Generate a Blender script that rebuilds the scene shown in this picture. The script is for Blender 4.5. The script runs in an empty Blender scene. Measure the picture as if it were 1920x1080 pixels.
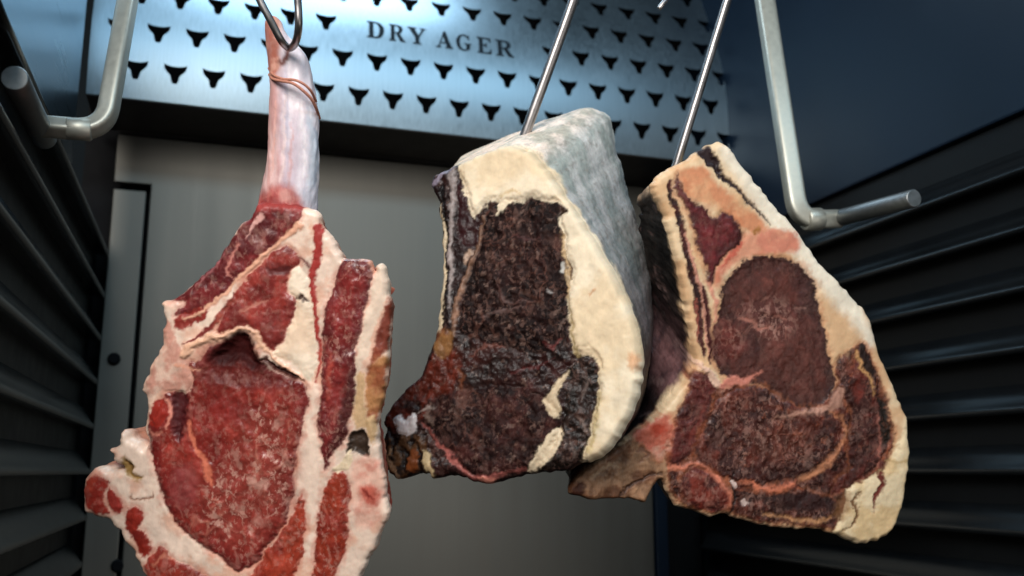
import bpy, math, random
import numpy as np
from mathutils import Vector, Matrix
from mathutils.geometry import delaunay_2d_cdt

S = bpy.context.scene
COL = S.collection
random.seed(4)

# ---------------------------------------------------------------- camera
FPX = 1759.0                       # focal length in pixels of a 1920 wide picture
PITCH = math.atan(345 / FPX)
YAW = math.atan(580 * math.cos(PITCH) / FPX)
CAM = np.array([0.0, 0.0, 1.2])
FWD = np.array([math.sin(YAW) * math.cos(PITCH), math.cos(YAW) * math.cos(PITCH), math.sin(PITCH)])
RGT = np.array([math.cos(YAW), -math.sin(YAW), 0.0])
UPV = np.cross(RGT, FWD)
cd = bpy.data.cameras.new('camera')
cam = bpy.data.objects.new('camera', cd)
COL.objects.link(cam)
cd.sensor_width = 36
cd.lens = 36 * FPX / 1920
cd.clip_start = 0.01
cd.clip_end = 50
cam.matrix_world = Matrix(((RGT[0], UPV[0], -FWD[0], CAM[0]), (RGT[1], UPV[1], -FWD[1], CAM[1]),
                           (RGT[2], UPV[2], -FWD[2], CAM[2]), (0, 0, 0, 1)))
cd.dof.use_dof = True
cd.dof.focus_distance = 0.52
cd.dof.aperture_fstop = 9.0
S.camera = cam

# ---------------------------------------------------------------- world, lamps, exposure
W = bpy.data.worlds.new('World')
S.world = W
W.use_nodes = True
bgn = W.node_tree.nodes['Background']
bgn.inputs[0].default_value = (0.55, 0.7, 0.8, 1)
bgn.inputs[1].default_value = 0.016
S.view_settings.view_transform = 'Standard'
S.view_settings.look = 'None'
S.view_settings.exposure = 0
S.view_settings.gamma = 1


def lamp(name, loc, target, size, power, col, sy=None):
    l = bpy.data.lights.new(name, 'AREA')
    l.shape = 'RECTANGLE'
    l.size = size
    l.size_y = sy or size
    l.energy = power
    l.color = col
    o = bpy.data.objects.new(name, l)
    COL.objects.link(o)
    o.location = loc
    d = Vector(target) - Vector(loc)
    o.rotation_euler = d.to_track_quat('-Z', 'Y').to_euler()
    return o


lamp('key_light', (-0.36, -0.36, 1.78), (0.16, 0.55, 1.25), 0.5, 15.0, (1.0, 0.965, 0.92))
lamp('cool_light', (0.85, -0.65, 2.33), (0.8, 0.9, 1.6), 2.1, 12.0, (0.55, 0.81, 1.0), 0.24)
lamp('ceiling_light', (0.10, 0.76, 1.93), (0.13, 0.68, 1.2), 0.36, 1.5, (0.62, 0.83, 1.0), 0.14)

lamp('low_fill_light', (0.75, -0.8, 0.92), (0.3, 0.9, 1.15), 0.9, 2.8, (1.0, 0.93, 0.86), 0.5)  # added warm fill with no visible source, lifts the lower back panel


# ---------------------------------------------------------------- picture helpers
def rays(p):
    p = np.atleast_2d(np.asarray(p, float))
    x = (p[:, 0] - 960) / FPX
    y = (540 - p[:, 1]) / FPX
    return FWD[None] + x[:, None] * RGT[None] + y[:, None] * UPV[None]


def on_y(px, py, Y):
    r = rays([(px, py)])[0]
    return CAM + r * (Y / r[1])


def on_x(px, py, X):
    r = rays([(px, py)])[0]
    return CAM + r * (X / r[0])


def at_d(px, py, d):
    return CAM + rays([(px, py)])[0] * d


def to_px(w):
    v = np.asarray(w, float) - CAM
    d = v @ FWD
    return np.stack([960 + FPX * (v @ RGT) / d, 540 - FPX * (v @ UPV) / d], -1)


def lin(c):
    c = np.asarray(c, float) / 255.0
    return np.where(c <= 0.04045, c / 12.92, ((c + 0.055) / 1.055) ** 2.4)


# ---------------------------------------------------------------- object helpers
def tag(o, label=None, cat=None, group=None, kind=None):
    if label: o['label'] = label
    if cat: o['category'] = cat
    if group: o['group'] = group
    if kind: o['kind'] = kind
    return o


def empty(name, loc):
    o = bpy.data.objects.new(name, None)
    o.empty_display_size = 0.02
    COL.objects.link(o)
    o.location = tuple(loc)
    return o


def link_mesh(name, me, mat, parent=None, origin=None):
    """mesh vertices are in world space; moved to be local to origin / parent"""
    off = None
    if parent is not None:
        p = parent
        off = Vector((0, 0, 0))
        while p is not None:
            off += p.location
            p = p.parent
        me.transform(Matrix.Translation(-off))
    elif origin is not None:
        me.transform(Matrix.Translation(-Vector(origin)))
    if mat: me.materials.append(mat)
    o = bpy.data.objects.new(name, me)
    COL.objects.link(o)
    if parent is not None:
        o.parent = parent
    elif origin is not None:
        o.location = tuple(origin)
    return o


def mesh(name, v, f, smooth=False):
    me = bpy.data.meshes.new(name)
    me.from_pydata([tuple(map(float, p)) for p in v], [], f)
    me.update()
    if smooth:
        me.polygons.foreach_set('use_smooth', [True] * len(me.polygons))
    return me


def bevel_mesh(me, w, seg=2):
    import bmesh
    bm = bmesh.new()
    bm.from_mesh(me)
    bmesh.ops.recalc_face_normals(bm, faces=bm.faces)
    bmesh.ops.bevel(bm, geom=list(bm.edges), offset=w, segments=seg, affect='EDGES', profile=0.6, clamp_overlap=True)
    bm.to_mesh(me)
    bm.free()
    return me


def box_mesh(name, a, b, bev=0.0):
    x0, y0, z0 = a
    x1, y1, z1 = b
    v = [(x0, y0, z0), (x1, y0, z0), (x1, y1, z0), (x0, y1, z0), (x0, y0, z1), (x1, y0, z1), (x1, y1, z1), (x0, y1, z1)]
    f = [(0, 3, 2, 1), (4, 5, 6, 7), (0, 1, 5, 4), (1, 2, 6, 5), (2, 3, 7, 6), (3, 0, 4, 7)]
    me = mesh(name, v, f)
    if bev: bevel_mesh(me, bev)
    return me


def smooth_path(pts, n=8):
    pts = [np.asarray(p, float) for p in pts]
    P = [2 * pts[0] - pts[1]] + pts + [2 * pts[-1] - pts[-2]]
    out = []
    for i in range(1, len(P) - 2):
        for k in range(n):
            t = k / n
            a, b, c, d = P[i - 1], P[i], P[i + 1], P[i + 2]
            out.append(0.5 * ((2 * b) + (c - a) * t + (2 * a - 5 * b + 4 * c - d) * t * t + (3 * b - a - 3 * c + d) * t ** 3))
    out.append(pts[-1])
    return out


def fillet(pts, r, n=7):
    pts = [np.asarray(p, float) for p in pts]
    out = [pts[0]]
    for i in range(1, len(pts) - 1):
        a, b, c = pts[i - 1], pts[i], pts[i + 1]
        la, lc = np.linalg.norm(a - b), np.linalg.norm(c - b)
        q = min(r, la * .48, lc * .48)
        p0 = b + (a - b) / la * q
        p1 = b + (c - b) / lc * q
        for k in range(n + 1):
            t = k / n
            out.append((1 - t) ** 2 * p0 + 2 * t * (1 - t) * b + t * t * p1)
    out.append(pts[-1])
    return out


def tube_mesh(name, pts, r, seg=20, chamfer=0.15, square=0.0, turn=0.0):
    pts = [np.asarray(p, float) for p in pts]
    n = len(pts)
    rr = [r] * n if np.isscalar(r) else list(r)
    T = []
    for i in range(n):
        t = pts[min(i + 1, n - 1)] - pts[max(i - 1, 0)]
        T.append(t / np.linalg.norm(t))
    nrm = np.cross(T[0], [0.3, 0.9, 0.2])
    nrm /= np.linalg.norm(nrm)
    rings = []
    for i in range(n):
        nrm = nrm - T[i] * np.dot(nrm, T[i])
        nrm /= np.linalg.norm(nrm)
        rings.append((pts[i], nrm.copy(), np.cross(T[i], nrm), rr[i], T[i]))
    c0, c1 = rings[0], rings[-1]
    q0, q1 = c0[3] * chamfer, c1[3] * chamfer
    seq = [(c0[0] - c0[4] * q0, c0[1], c0[2], c0[3] - q0)] + [x[:4] for x in rings] + [(c1[0] + c1[4] * q1, c1[1], c1[2], c1[3] - q1)]
    v, f = [], []
    for (p, a, b, rad) in seq:
        for k in range(seg):
            an = 2 * math.pi * k / seg
            c_, s_ = math.cos(an + turn), math.sin(an + turn)
            k_ = (abs(c_) ** square + abs(s_) ** square) ** (-1 / square) if square else 1.0
            v.append(p + rad * k_ * (c_ * a + s_ * b))
    for i in range(len(seq) - 1):
        for k in range(seg):
            k2 = (k + 1) % seg
            f.append((i * seg + k, i * seg + k2, (i + 1) * seg + k2, (i + 1) * seg + k))
    f.append(tuple(range(seg))[::-1])
    f.append(tuple((len(seq) - 1) * seg + k for k in range(seg)))
    me = mesh(name, v, f, True)
    me.polygons[len(f) - 1].use_smooth = False
    me.polygons[len(f) - 2].use_smooth = False
    return me


def fill_2d(outer, holes, extra=()):
    """triangulate a polygon with holes; returns verts 2d, faces, list of boundary edges (outer and holes)"""
    vs, es = [], []
    for loop in [outer] + list(holes):
        s = len(vs)
        vs += [Vector(p) for p in loop]
        es += [(s + i, s + (i + 1) % len(loop)) for i in range(len(loop))]
    nb = len(es)
    vs += [Vector(p) for p in extra]
    r = delaunay_2d_cdt(vs, es, [], 0, 1e-7)
    V = np.array([(p.x, p.y) for p in r[0]])
    F = [tuple(f) for f in r[2]]
    cen = np.array([V[list(f)].mean(0) for f in F])
    ins = poly_inside(cen, outer)
    for h in holes:
        ins &= ~poly_inside(cen, h)
    F = [f for f, k in zip(F, ins) if k]
    cnt = {}
    for f in F:
        for i in range(len(f)):
            e = (f[i], f[(i + 1) % len(f)])
            cnt[e] = 1
    bd = [e for e in cnt if (e[1], e[0]) not in cnt]
    return V, F, bd


def poly_inside(P, poly):
    P = np.asarray(P, float)
    poly = np.asarray(poly, float)
    x, y = P[:, 0], P[:, 1]
    c = np.zeros(len(P), bool)
    n = len(poly)
    for i in range(n):
        x0, y0 = poly[i]
        x1, y1 = poly[(i + 1) % n]
        if y0 == y1: continue
        m = ((y0 > y) != (y1 > y)) & (x < (x1 - x0) * (y - y0) / (y1 - y0) + x0)
        c ^= m
    return c


def seg_dist(P, pts, closed, widths=None):
    """distance to a polyline; also the parameter (index + t) of the nearest point"""
    pts = np.asarray(pts, float)
    n = len(pts)
    best = np.full(len(P), 1e9)
    par = np.zeros(len(P))
    for i in range(n if closed else n - 1):
        a, b = pts[i], pts[(i + 1) % n]
        ab = b - a
        L = max(ab @ ab, 1e-12)
        t = np.clip(((P - a) @ ab) / L, 0, 1)
        d = np.hypot(*(P - a - t[:, None] * ab).T)
        if widths is not None:
            d = d - (widths[i] * (1 - t) + widths[min(i + 1, n - 1)] * t) * 0.5
        m = d < best
        best[m] = d[m]
        par[m] = i + t[m]
    return best, par


def sdf(P, reg):
    """positive inside, in pixels of the design drawing"""
    out = np.full(len(P), -1e3)
    if 'poly' in reg:
        q = np.asarray(reg['poly'], float)
    else:
        q = np.asarray(reg['line'], float)
    m = 60
    sel = (P[:, 0] > q[:, 0].min() - m) & (P[:, 0] < q[:, 0].max() + m) & (P[:, 1] > q[:, 1].min() - m) & (P[:, 1] < q[:, 1].max() + m)
    if not sel.any(): return out
    Q = P[sel]
    if 'poly' in reg:
        q = np.asarray(closed_smooth(q, 3))
        d, _ = seg_dist(Q, q, True)
        out[sel] = np.where(poly_inside(Q, q), d, -d)
    else:
        w = reg.get('w', 8)
        ws = [w] * len(q) if np.isscalar(w) else list(w)
        d, _ = seg_dist(Q, q, False, ws)
        out[sel] = -d
    return out


def closed_smooth(q, n=3, k=0.6):
    """Catmull-Rom round a closed loop, softened corners"""
    q = np.asarray(q, float)
    out = []
    N = len(q)
    for i in range(N):
        a, b, c, d = q[i - 1], q[i], q[(i + 1) % N], q[(i + 2) % N]
        m0 = (c - a) * 0.5 * k
        m1 = (d - b) * 0.5 * k
        for j in range(n):
            t = j / n
            out.append((2 * t ** 3 - 3 * t * t + 1) * b + (t ** 3 - 2 * t * t + t) * m0 + (-2 * t ** 3 + 3 * t * t) * c + (t ** 3 - t * t) * m1)
    return out


# ---------------------------------------------------------------- noise in numpy
def vnoise(P, seed=0):
    P = np.asarray(P, float)
    I = np.floor(P).astype(np.int64)
    Fr = P - I
    u = Fr * Fr * (3 - 2 * Fr)
    k = P.shape[1]
    primes = np.array([73856093, 19349663, 83492791][:k], dtype=np.int64)
    out = np.zeros(len(P))
    for c in range(2 ** k):
        bits = np.array([(c >> j) & 1 for j in range(k)])
        h = ((I + bits) * primes).sum(1) + seed * 1013904223
        h = (h ^ (h >> 13)) * 1274126177
        h = (h ^ (h >> 16)) & 0xFFFFFF
        w = np.prod(np.where(bits, u, 1 - u), 1)
        out += w * h / 0xFFFFFF
    return out * 2 - 1


def fbm(P, sc, seed=0, octv=4):
    P = np.asarray(P, float) * sc
    o = np.zeros(len(P))
    a = 1.0
    t = 0
    for i in range(octv):
        o += a * vnoise(P * 2 ** i + i * 17.3, seed + i)
        t += a
        a *= 0.55
    return o / t


def sstep(a, b, x):
    t = np.clip((x - a) / (b - a), 0, 1)
    return t * t * (3 - 2 * t)


# ---------------------------------------------------------------- materials
def new_mat(name):
    m = bpy.data.materials.new(name)
    m.use_nodes = True
    nt = m.node_tree
    return m, nt, nt.nodes['Principled BSDF']


def nd(nt, t, **kw):
    n = nt.nodes.new(t)
    for k, v in kw.items():
        if k.startswith('i_'):
            n.inputs[int(k[2:])].default_value = v
        else:
            setattr(n, k, v)
    return n


def coords(nt, scale=(1, 1, 1), src='Object'):
    tc = nt.nodes.new('ShaderNodeTexCoord')
    mp = nt.nodes.new('ShaderNodeMapping')
    mp.inputs['Scale'].default_value = scale
    nt.links.new(tc.outputs[src], mp.inputs[0])
    return mp.outputs[0]


def noise_node(nt, vec, scale, detail=4, rough=0.55, dist=0.0):
    n = nt.nodes.new('ShaderNodeTexNoise')
    n.inputs['Scale'].default_value = scale
    n.inputs['Detail'].default_value = detail
    n.inputs['Roughness'].default_value = rough
    n.inputs['Distortion'].default_value = dist
    nt.links.new(vec, n.inputs['Vector'])
    return n.outputs['Fac']


def maprange(nt, x, a, b, c, d):
    n = nt.nodes.new('ShaderNodeMapRange')
    n.inputs[1].default_value = a
    n.inputs[2].default_value = b
    n.inputs[3].default_value = c
    n.inputs[4].default_value = d
    nt.links.new(x, n.inputs[0])
    return n.outputs[0]


def mathn(nt, op, a, b):
    n = nt.nodes.new('ShaderNodeMath')
    n.operation = op
    for i, x in enumerate((a, b)):
        if isinstance(x, (int, float)):
            n.inputs[i].default_value = x
        else:
            nt.links.new(x, n.inputs[i])
    return n.outputs[0]


def mixc(nt, fac, a, b, mode='MIX'):
    n = nt.nodes.new('ShaderNodeMix')
    n.data_type = 'RGBA'
    n.blend_type = mode
    for i, x in ((0, fac), (6, a), (7, b)):
        if isinstance(x, (int, float)):
            n.inputs[i].default_value = x
        elif isinstance(x, (tuple, list)):
            n.inputs[i].default_value = tuple(x) if len(x) == 4 else tuple(x) + (1,)
        else:
            nt.links.new(x, n.inputs[i])
    return n.outputs[2]


def bump(nt, h, strength, dist, bsdf):
    b = nt.nodes.new('ShaderNodeBump')
    b.inputs['Strength'].default_value = strength
    b.inputs['Distance'].default_value = dist
    nt.links.new(h, b.inputs['Height'])
    nt.links.new(b.outputs[0], bsdf.inputs['Normal'])


def steel(name, col, rough, brush=(900, 900, 8), var=0.25, bstr=0.05, metal=1.0, aniso=0.0, rv=0.17):
    m, nt, b = new_mat(name)
    v = coords(nt, brush)
    n1 = noise_node(nt, v, 1.0, 3)
    n2 = noise_node(nt, coords(nt, (1, 1, 1)), 9.0, 5)
    fac = mathn(nt, 'ADD', mathn(nt, 'MULTIPLY', n1, 0.6), mathn(nt, 'MULTIPLY', n2, 0.4))
    lo = tuple(c * (1 - var) for c in col)
    hi = tuple(min(1, c * (1 + var)) for c in col)
    nt.links.new(mixc(nt, maprange(nt, fac, 0.3, 0.7, 0, 1), lo, hi), b.inputs['Base Color'])
    nt.links.new(maprange(nt, fac, 0.3, 0.7, rough * (1 - rv), rough * (1 + rv)), b.inputs['Roughness'])
    b.inputs['Metallic'].default_value = metal
    b.inputs['Anisotropic'].default_value = aniso
    bump(nt, n1, bstr, 0.0006, b)
    return m


def plastic(name, col, rough, var=0.2, scale=60, bstr=0.08, spec=0.5):
    m, nt, b = new_mat(name)
    b.inputs['Specular IOR Level'].default_value = spec
    n = noise_node(nt, coords(nt), scale, 5)
    n2 = noise_node(nt, coords(nt), 7, 3)
    f = mathn(nt, 'MULTIPLY', mathn(nt, 'ADD', n, n2), 0.5)
    nt.links.new(mixc(nt, maprange(nt, f, 0.3, 0.7, 0, 1), tuple(c * (1 - var) for c in col), tuple(c * (1 + var) for c in col)), b.inputs['Base Color'])
    nt.links.new(maprange(nt, f, 0.3, 0.7, rough * 0.85, rough * 1.15), b.inputs['Roughness'])
    bump(nt, noise_node(nt, coords(nt), 700, 2), bstr, 0.0004, b)
    return m


def meat_material():
    m, nt, b = new_mat('meat')
    at = nd(nt, 'ShaderNodeAttribute', attribute_name='tint')
    am = nd(nt, 'ShaderNodeAttribute', attribute_name='marb')
    ag = nd(nt, 'ShaderNodeAttribute', attribute_name='grain')
    ar = nd(nt, 'ShaderNodeAttribute', attribute_name='gloss')
    v = coords(nt)
    fib = noise_node(nt, coords(nt, (1, 1, 0.45)), 420, 4, 0.6, 0.6)
    mot = noise_node(nt, v, 90, 5, 0.6, 0.4)
    f = mathn(nt, 'ADD', mathn(nt, 'MULTIPLY', fib, 0.55), mathn(nt, 'MULTIPLY', mot, 0.45))
    var = maprange(nt, f, 0.3, 0.7, -1, 1)
    amp = mathn(nt, 'ADD', 1.0, mathn(nt, 'MULTIPLY', var, mathn(nt, 'MULTIPLY', ag.outputs['Fac'], 1.0)))
    cc = nd(nt, 'ShaderNodeCombineColor')
    for i in range(3): nt.links.new(amp, cc.inputs[i])
    base = mixc(nt, 1.0, at.outputs['Color'], cc.outputs[0], 'MULTIPLY')
    ma = noise_node(nt, coords(nt, (1, 1, 0.8)), 330, 4, 0.6, 0.35)
    mc = noise_node(nt, coords(nt, (1, 1, 0.6)), 150, 3, 0.55, 0.5)
    mb = noise_node(nt, v, 55, 2)
    fl = mathn(nt, 'MAXIMUM', maprange(nt, ma, 0.51, 0.62, 0, 1), maprange(nt, mc, 0.56, 0.66, 0, 0.9))
    mk = mathn(nt, 'MULTIPLY', fl, maprange(nt, mb, 0.36, 0.58, 0.25, 1))
    mk = mathn(nt, 'MULTIPLY', mk, am.outputs['Fac'])
    pale = mixc(nt, 0.7, base, (0.58, 0.31, 0.24))
    base = mixc(nt, mk, base, pale)
    nt.links.new(base, b.inputs['Base Color'])
    nt.links.new(mathn(nt, 'ADD', ar.outputs['Fac'], maprange(nt, mot, 0.3, 0.7, -0.1, 0.1)), b.inputs['Roughness'])
    b.inputs['Subsurface Weight'].default_value = 0.06
    b.inputs['Subsurface Radius'].default_value = (1.0, 0.35, 0.2)
    b.inputs['Subsurface Scale'].default_value = 0.003
    nt.links.new(maprange(nt, ar.outputs['Fac'], 0.34, 0.62, 0.5, 0.10), b.inputs['Specular IOR Level'])
    nt.links.new(maprange(nt, ar.outputs['Fac'], 0.34, 0.52, 0.32, 0.0), b.inputs['Coat Weight'])
    b.inputs['Coat Roughness'].default_value = 0.22
    h = mathn(nt, 'ADD', mathn(nt, 'MULTIPLY', fib, 0.6), mot)
    h = mathn(nt, 'MULTIPLY', h, maprange(nt, ag.outputs['Fac'], 0.05, 0.5, 0.2, 1.25))
    bump(nt, h, 0.42, 0.0013, b)
    return m


M_STEEL = steel('brushed_steel', (0.325, 0.425, 0.49), 0.41, (700, 700, 5), 0.14, 0.05)
M_PANEL = steel('panel_steel', (0.195, 0.187, 0.165), 0.54, (60, 60, 2.5), 0.10, 0.002, rv=0.10)
M_ROD = steel('rod_steel', (0.50, 0.49, 0.42), 0.5, (300, 300, 300), 0.10, 0.04, metal=0.7)
M_HOOK = steel('hook_steel', (0.34, 0.32, 0.315), 0.36, (300, 300, 60), 0.25, 0.05)
M_DARK = plastic('dark_void', (0.006, 0.006, 0.007), 0.7, spec=0.1)
M_BROWN = plastic('shadow_metal', (0.03, 0.026, 0.023), 0.5, spec=0.3)
M_WALL = plastic('black_wall', (0.006, 0.007, 0.008), 0.45, spec=0.15)
M_RIB = plastic('black_runner', (0.005, 0.006, 0.007), 0.24, spec=0.5)
M_SMOOTH = plastic('blue_black_panel', (0.005, 0.013, 0.027), 0.42, scale=9, bstr=0.02, spec=0.25)
M_SIDE = steel('side_steel', (0.24, 0.32, 0.38), 0.3, (300, 5, 300), 0.12, 0.02)
M_ARM = steel('arm_steel', (0.26, 0.27, 0.27), 0.48, (300, 300, 300), 0.15, 0.03)
M_INK = plastic('black_lettering', (0.008, 0.014, 0.02), 0.6, spec=0.1)
M_MEAT = meat_material()

# ---------------------------------------------------------------- cabinet
YB = 1.0            # back wall
YS = 0.9            # front of the fan cover
XL = -0.116
XR = 0.56
ZT = 2.05
ZB = 0.72

wall = tag(empty('back_wall', (0.2, YB, ZB)), kind='structure')


def pl(px, py, Y=YB):
    p = on_y(px, py, Y)
    return p[0], p[2]


def slab(name, poly_xz, y0, y1, mat, parent, bev=0.0012):
    n = len(poly_xz)
    v = [(x, y0, z) for x, z in poly_xz] + [(x, y1, z) for x, z in poly_xz]
    f = [tuple(range(n)), tuple(range(2 * n - 1, n - 1, -1))] + [(i, i + n, (i + 1) % n + n, (i + 1) % n) for i in range(n)]
    me = mesh(name, v, f)
    bevel_mesh(me, bev) if bev else None
    return link_mesh(name, me, mat, parent)


link_mesh('backing', box_mesh('backing', (XL - 0.02, YB + 0.02, ZB), (XR + 0.02, YB + 0.03, ZT)), M_DARK, wall)
xa, _ = pl(183, 700)
xb, _ = pl(247, 700)
xc, _ = pl(256, 700)
xd, _ = pl(1226, 1000)
xe, _ = pl(1250, 1000)
_, zt = pl(183, 247)
_, zm1 = pl(215, 340)
_, zm2 = pl(215, 352)
slab('main_panel', [(xa, zt), (xd, zt), (xd, ZB), (xc, ZB), (xc, zm1), (xa, zm1)], YB, YB + 0.006, M_PANEL, wall)
col = slab('column_panel', [(xa, zm2), (xb, zm2), (xb, ZB), (xa, ZB)], YB + 0.003, YB + 0.009, M_PANEL, wall)
slab('edge_trim', [(xd + 0.0015, zt), (xe, zt), (xe, ZB), (xd + 0.0015, ZB)], YB - 0.004, YB + 0.006, M_SMOOTH, wall)
slab('corner_panel', [(xe + 0.003, zt), (XR - 0.004, zt), (XR - 0.004, ZB), (xe + 0.003, ZB)], YB + 0.004, YB + 0.012, M_WALL, wall)
slab('top_panel', [(xa, ZT), (XR - 0.004, ZT), (XR - 0.004, zt + 0.003), (xa, zt + 0.003)], YB + 0.002, YB + 0.008, M_BROWN, wall)
for (px, py) in ((214, 673), (221, 1061)):
    p = on_y(px, py, YB + 0.003)
    link_mesh('screw', tube_mesh('screw', [p + (0, -0.0022, 0), p + (0, 0.004, 0)], 0.0062, 16, 0.3), M_DARK, wall)

# fan cover with its punched bull heads
cov = tag(empty('fan_cover', (0.22, YS, 1.6)), 'wide brushed steel vent cover punched with rows of bull heads and lettered DRY AGER', 'vent cover')
cx0, cz0 = pl(160, 171, YS)
cx1, _ = pl(1381, 300, YS)
CZ1 = 1.86
CZM = (cz0 + 1.70) / 2


def cov_y(z):
    """front of the cover: gently bowed, its top rolling back"""
    t = z - (cz0 + 0.055)
    return YS + np.where(t > 0.11, 1.9 * 0.0121 + 0.418 * (t - 0.11), np.where(t > 0, 1.9 * t * t, 1.7 * t * t))


BULL = [(-.54, .54), (-.40, .47), (-.2, .42), (0, .41), (.2, .42), (.40, .47), (.54, .54), (.50, .27), (.38, .09), (.26, -.02), (.21, -.14),
        (.16, -.36), (.10, -.50), (-.10, -.50), (-.17, -.36), (-.21, -.14), (-.26, -.02), (-.38, .09), (-.50, .27)]
x3a, z3 = pl(255, 123, YS)
x3b, z3b = pl(1310, 263, YS)
dx = (x3b - x3a) / 17
_, z2 = pl(763, 126, YS)
_, z1r = pl(1152, 116, YS)
_, z0 = pl(1127, 51, YS)
z3 = (z3 + z3b) / 2
dz = (z0 - z3) / 3
holes = []
tx0, _ = pl(655, 40, YS)
tx1, _ = pl(1005, 100, YS)
for r in range(8):
    z = z3 + dz * r
    for k in range(-2, 20):
        x = x3a + dx * (k + (0.5 if r % 2 else 0.0))
        if x < cx0 + 0.018 or x > cx1 - 0.012 or z > CZ1 - 0.02: continue
        if r == 2 and tx0 < x < tx1: continue
        holes.append([(x + a * dx * 0.56, z + b * dx * 0.52) for a, b in BULL])
outer = []
NX, NZ = 80, 70
for i in range(NX): outer.append((cx0 + (cx1 - cx0) * i / NX, cz0))
for i in range(NZ): outer.append((cx1, cz0 + (CZ1 - cz0) * i / NZ))
for i in range(NX): outer.append((cx1 - (cx1 - cx0) * i / NX, CZ1))
for i in range(NZ): outer.append((cx0, CZ1 - (CZ1 - cz0) * i / NZ))
extra = [(cx0 + (cx1 - cx0) * (i + .5) / NX, cz0 + (CZ1 - cz0) * (j + .5) / NZ) for i in range(NX) for j in range(NZ)]
hmask = np.zeros(len(extra), bool)
ex = np.array(extra)
for h in holes:
    hh = np.array(h)
    hmask |= (ex[:, 0] > hh[:, 0].min()) & (ex[:, 0] < hh[:, 0].max()) & (ex[:, 1] > hh[:, 1].min()) & (ex[:, 1] < hh[:, 1].max())
V2, F2, bd = fill_2d(outer, holes, ex[~hmask])
yf = cov_y(V2[:, 1])
n2 = len(V2)
vv = [(x, y, z) for (x, z), y in zip(V2, yf)] + [(x, y + 0.0009, z) for (x, z), y in zip(V2, yf)]
ff = [tuple(f) for f in F2] + [tuple(i + n2 for i in f[::-1]) for f in F2] + [(b, a, a + n2, b + n2) for a, b in bd]
me = mesh('perforated_sheet', vv, ff)
me.polygons.foreach_set('use_smooth', [i < 2 * len(F2) for i in range(len(ff))])
nv = len(vv)
sheet = link_mesh('perforated_sheet', me, M_STEEL, cov)
# smooth normals of the bow, sharp at the punched edges
nrm = []
for lp in me.loops: pass
me.set_sharp_from_angle(angle=math.radians(40))
link_mesh('housing', box_mesh('housing', (cx0 + 0.002, YS + 0.088, cz0 + 0.02), (cx1 - 0.002, YB - 0.002, CZ1 - 0.01)), M_DARK, cov)
link_mesh('bottom_flange', box_mesh('bottom_flange', (cx0, float(cov_y(cz0)) + 0.001, cz0 - 0.0012), (cx1, YB - 0.002, cz0 + 0.0005), 0.0004), M_BROWN, cov)  # shade under the cover is put into this dark brown

GLYPH = {
    'D': ([(0, 0), (.45, 0), (.66, .08), (.8, .28), (.84, .5), (.8, .72), (.66, .92), (.45, 1), (0, 1), (0, .93), (.1, .9), (.1, .1), (0, .07)],
          [[(.32, .08), (.42, .08), (.52, .15), (.59, .32), (.6, .5), (.59, .68), (.52, .85), (.42, .92), (.32, .92)]]),
    'R': ([(0, 0), (.42, 0), (.42, .06), (.32, .09), (.32, .45), (.4, .45), (.62, .05), (.68, 0), (.95, 0), (.95, .06), (.87, .08), (.6, .49), (.74, .58), (.8, .74), (.72, .92), (.5, 1), (0, 1), (0, .94), (.1, .91), (.1, .09), (0, .06)],
          [[(.32, .53), (.44, .53), (.54, .6), (.57, .73), (.53, .87), (.43, .92), (.32, .92)]]),
    'Y': ([(.28, 0), (.74, 0), (.74, .06), (.63, .09), (.63, .4), (.9, .92), (1, .94), (1, 1), (.66, 1), (.66, .94), (.77, .92), (.58, .54), (.38, .92), (.48, .94), (.48, 1), (0, 1), (0, .94), (.09, .92), (.4, .4), (.4, .09), (.28, .06)], []),
    'A': ([(0, 0), (.32, 0), (.32, .06), (.22, .09), (.28, .26), (.58, .26), (.64, .09), (.54, .06), (.54, 0), (1, 0), (1, .06), (.92, .09), (.58, 1.02), (.46, 1.02), (.14, .09), (0, .06)],
          [[(.31, .34), (.55, .34), (.43, .7)]]),
    'G': ([(.82, .7), (.82, .98), (.77, .98), (.74, .93), (.6, 1.0), (.45, 1.02), (.2, .93), (.04, .72), (0, .5), (.05, .26), (.2, .07), (.45, -.02), (.65, .02), (.86, .12), (.86, .38), (.95, .41), (.95, .46), (.5, .46), (.5, .41), (.62, .38), (.62, .12), (.5, .06), (.38, .1), (.27, .25), (.24, .5), (.27, .75), (.38, .9), (.5, .93), (.68, .85), (.76, .7)], []),
    'E': ([(0, 0), (.78, 0), (.8, .3), (.74, .3), (.66, .12), (.5, .08), (.32, .08), (.32, .48), (.42, .48), (.48, .38), (.53, .38), (.53, .66), (.48, .66), (.42, .56), (.32, .56), (.32, .92), (.5, .92), (.64, .88), (.7, .74), (.76, .74), (.75, 1), (0, 1), (0, .93), (.1, .9), (.1, .1), (0, .07)], []),
}
_, zbase = pl(688, 67, YS)
_, zcap = pl(688, 33, YS)
H = zcap - zbase
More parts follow.
